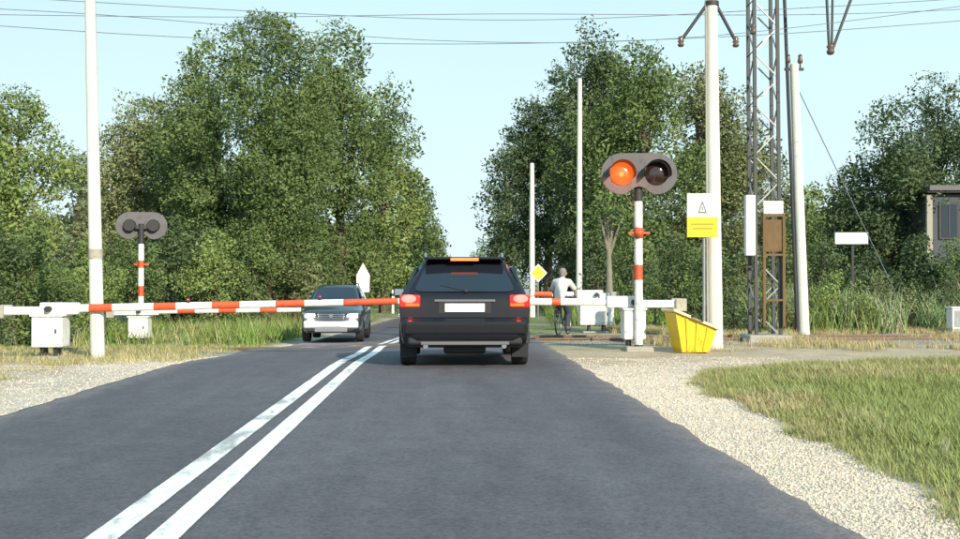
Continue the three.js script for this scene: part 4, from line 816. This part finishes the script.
function scatter(name, label, category, geo, N, place) {
  const im = new THREE.InstancedMesh(geo, M.grass, N), m = new THREE.Matrix4(), q = new THREE.Quaternion(), e = new THREE.Euler(), c = new THREE.Color(); let k = 0, tries = 0;
  while (k < N && tries++ < N * 40) { const o = place(); if (!o) continue; const [x, d, s, col, sy = 1] = o; e.set(rr(-0.12, 0.12), rnd() * 6.3, rr(-0.12, 0.12)); q.setFromEuler(e); m.compose(V(x, groundY(x, d) - 0.01, -d), q, V(s, s * sy, s)); im.setMatrixAt(k, m); im.setColorAt(k, c.setRGB(...col)); k++; }
  im.count = k; im.name = numbered(name); im.userData = { kind: 'stuff', label, category }; im.castShadow = im.receiveShadow = true; scene.add(im);
}
const gcol = dryness => { const b = rr(0.8, 1.2), c = mix3([0.25, 0.29, 0.085], [0.48, 0.38, 0.20], clamp(dryness)); return [c[0] * b, c[1] * b, c[2] * b]; };
scatter('meadow_grass', 'rough green and straw coloured grass to the right of the gravel shoulder', 'grass', tuft(11, 0.17, 0.12, 0.0045, 0.75), 30000, () => {
  const d = 5.5 + 17.5 * Math.pow(rnd(), 0.9), x = rr(2.8, 4 + d * 0.55), g = grassHere(x, d); if (rnd() > g * 1.05) return null;
  const n = fbm(x * 0.8, d * 0.8, 3), rim = sstep(1.2, 0.0, x - shoulderOut(d)), back = sstep(14, 19, d); return [x, d, rr(0.45, 1.2) * (0.7 + 0.7 * n) * (1 - 0.35 * rim), gcol(sstep(0.52, 0.72, n) * 0.6 + rim * 0.3 + back * 0.35 + rr(-0.25, 0.2))];
});
scatter('meadow_weeds', 'taller weeds with pale seed heads scattered in the right-hand grass', 'weeds', tuft(9, 0.42, 0.10, 0.009, 0.35), 420, () => {
  const d = rr(7, 19), x = rr(3.6, 4 + d * 0.55), g = grassHere(x, d); if (rnd() > g || fbm(x * 0.9 + 50, d * 0.9, 2) < 0.5) return null;
  return [x, d, rr(0.35, 0.75), rnd() < 0.12 ? [0.45, 0.40, 0.26] : [rr(0.18, 0.3), rr(0.21, 0.27), rr(0.07, 0.1)], rr(0.7, 1.1)];
});
scatter('verge_grass', 'dry sparse grass on the left gravel verge before the hedge', 'grass', tuft(10, 0.15, 0.12, 0.005, 0.7), 7000, () => {
  const d = rr(13, 32), x = rr(-18, ROAD_L - 0.5), g = grassHere(x, d); if (rnd() > g) return null; return [x, d, rr(0.5, 1.3), gcol(rr(0.3, 0.95) - sstep(25, 30, d) * 0.4)];
});
scatter('track_grass', 'low dry grass around the poles on the right of the track', 'grass', tuft(9, 0.25, 0.12, 0.006, 0.5), 7000, () => {
  const d = rr(22, 34), x = rr(4.6, 20), g = grassHere(x, d); if (rnd() > g) return null; return [x, d, rr(0.4, 1.1), gcol(rr(0.45, 1.1))];
});
scatter('tall_weeds', 'tall pale green weeds in front of the dark trees on the right', 'weeds', tuft(16, 1.35, 0.34, 0.016, 0.6), 430, () => {
  const d = rr(31, 37), x = rr(8.5, 18); if (fbm(x * 0.6, d * 0.6, 2) < 0.42 || (x > 14 && rnd() < 0.6)) return null; const k = rnd(); return [x, d, rr(0.5, 1.15), k < 0.3 ? [0.42, 0.40, 0.25] : [rr(0.16, 0.27), rr(0.22, 0.32), rr(0.06, 0.12)], rr(0.7, 1.2)];
});
scatter('tall_grass', 'tall fresh grass under the hedge along the left roadside', 'grass', tuft(16, 0.85, 0.3, 0.014, 0.55), 2000, () => {
  const d = rr(30.8, 60), x = shift(d) + ROAD_L - rr(1.3, 9); if (d < 36 && x < -7.2 && rnd() < 0.8) return null; const k = rnd(); return [x, d, rr(0.5, 1.0), k < 0.25 ? [0.40, 0.37, 0.18] : [rr(0.15, 0.22), rr(0.21, 0.29), rr(0.04, 0.07)], rr(0.7, 1.1)];
});
scatter('roadside_grass', 'fresh green grass on the right roadside beyond the tracks', 'grass', tuft(14, 0.7, 0.2, 0.012, 0.4), 1800, () => {
  const d = rr(32, 75), x = shift(d) + ROAD_R + rr(0.9, 8); if (d < 36 && x < 6.5) return null; return [x, d, rr(0.5, 1.0), [rr(0.15, 0.22), rr(0.21, 0.29), rr(0.04, 0.07)], rr(0.7, 1.1)];
});
// the wood far behind both banks reads as one mass
{
  const N = 16000, im = new THREE.InstancedMesh(leafCluster, M.leaf, N), m = new THREE.Matrix4(), q = new THREE.Quaternion(), e = new THREE.Euler(), c = new THREE.Color();
  for (let k = 0; k < N; k++) {
    const left = rnd() < 0.5, d = rr(95, 150), x = left ? shift(d) - rr(9, 75) : shift(d) + rr(9, 85), h = 9 * (0.55 + 0.6 * fbm(x * 0.12, d * 0.05, 3)), s = rr(2.2, 3.8);
    e.set(rr(-0.6, 0.6), rnd() * 6.3, rr(-0.6, 0.6)); q.setFromEuler(e); m.compose(V(x, groundY(x, d) + Math.pow(rnd(), 0.7) * h, -d), q, V(s, s, s)); im.setMatrixAt(k, m);
    const b = rr(0.8, 1.2); im.setColorAt(k, c.setRGB(0.085 * b, 0.115 * b, 0.04 * b));
  }
  im.name = 'distant_wood'; im.userData = { kind: 'stuff', label: 'distant green wood filling the gaps behind the roadside trees', category: 'wood' }; im.castShadow = im.receiveShadow = true; scene.add(im);
}
renderer.render(scene, camera);
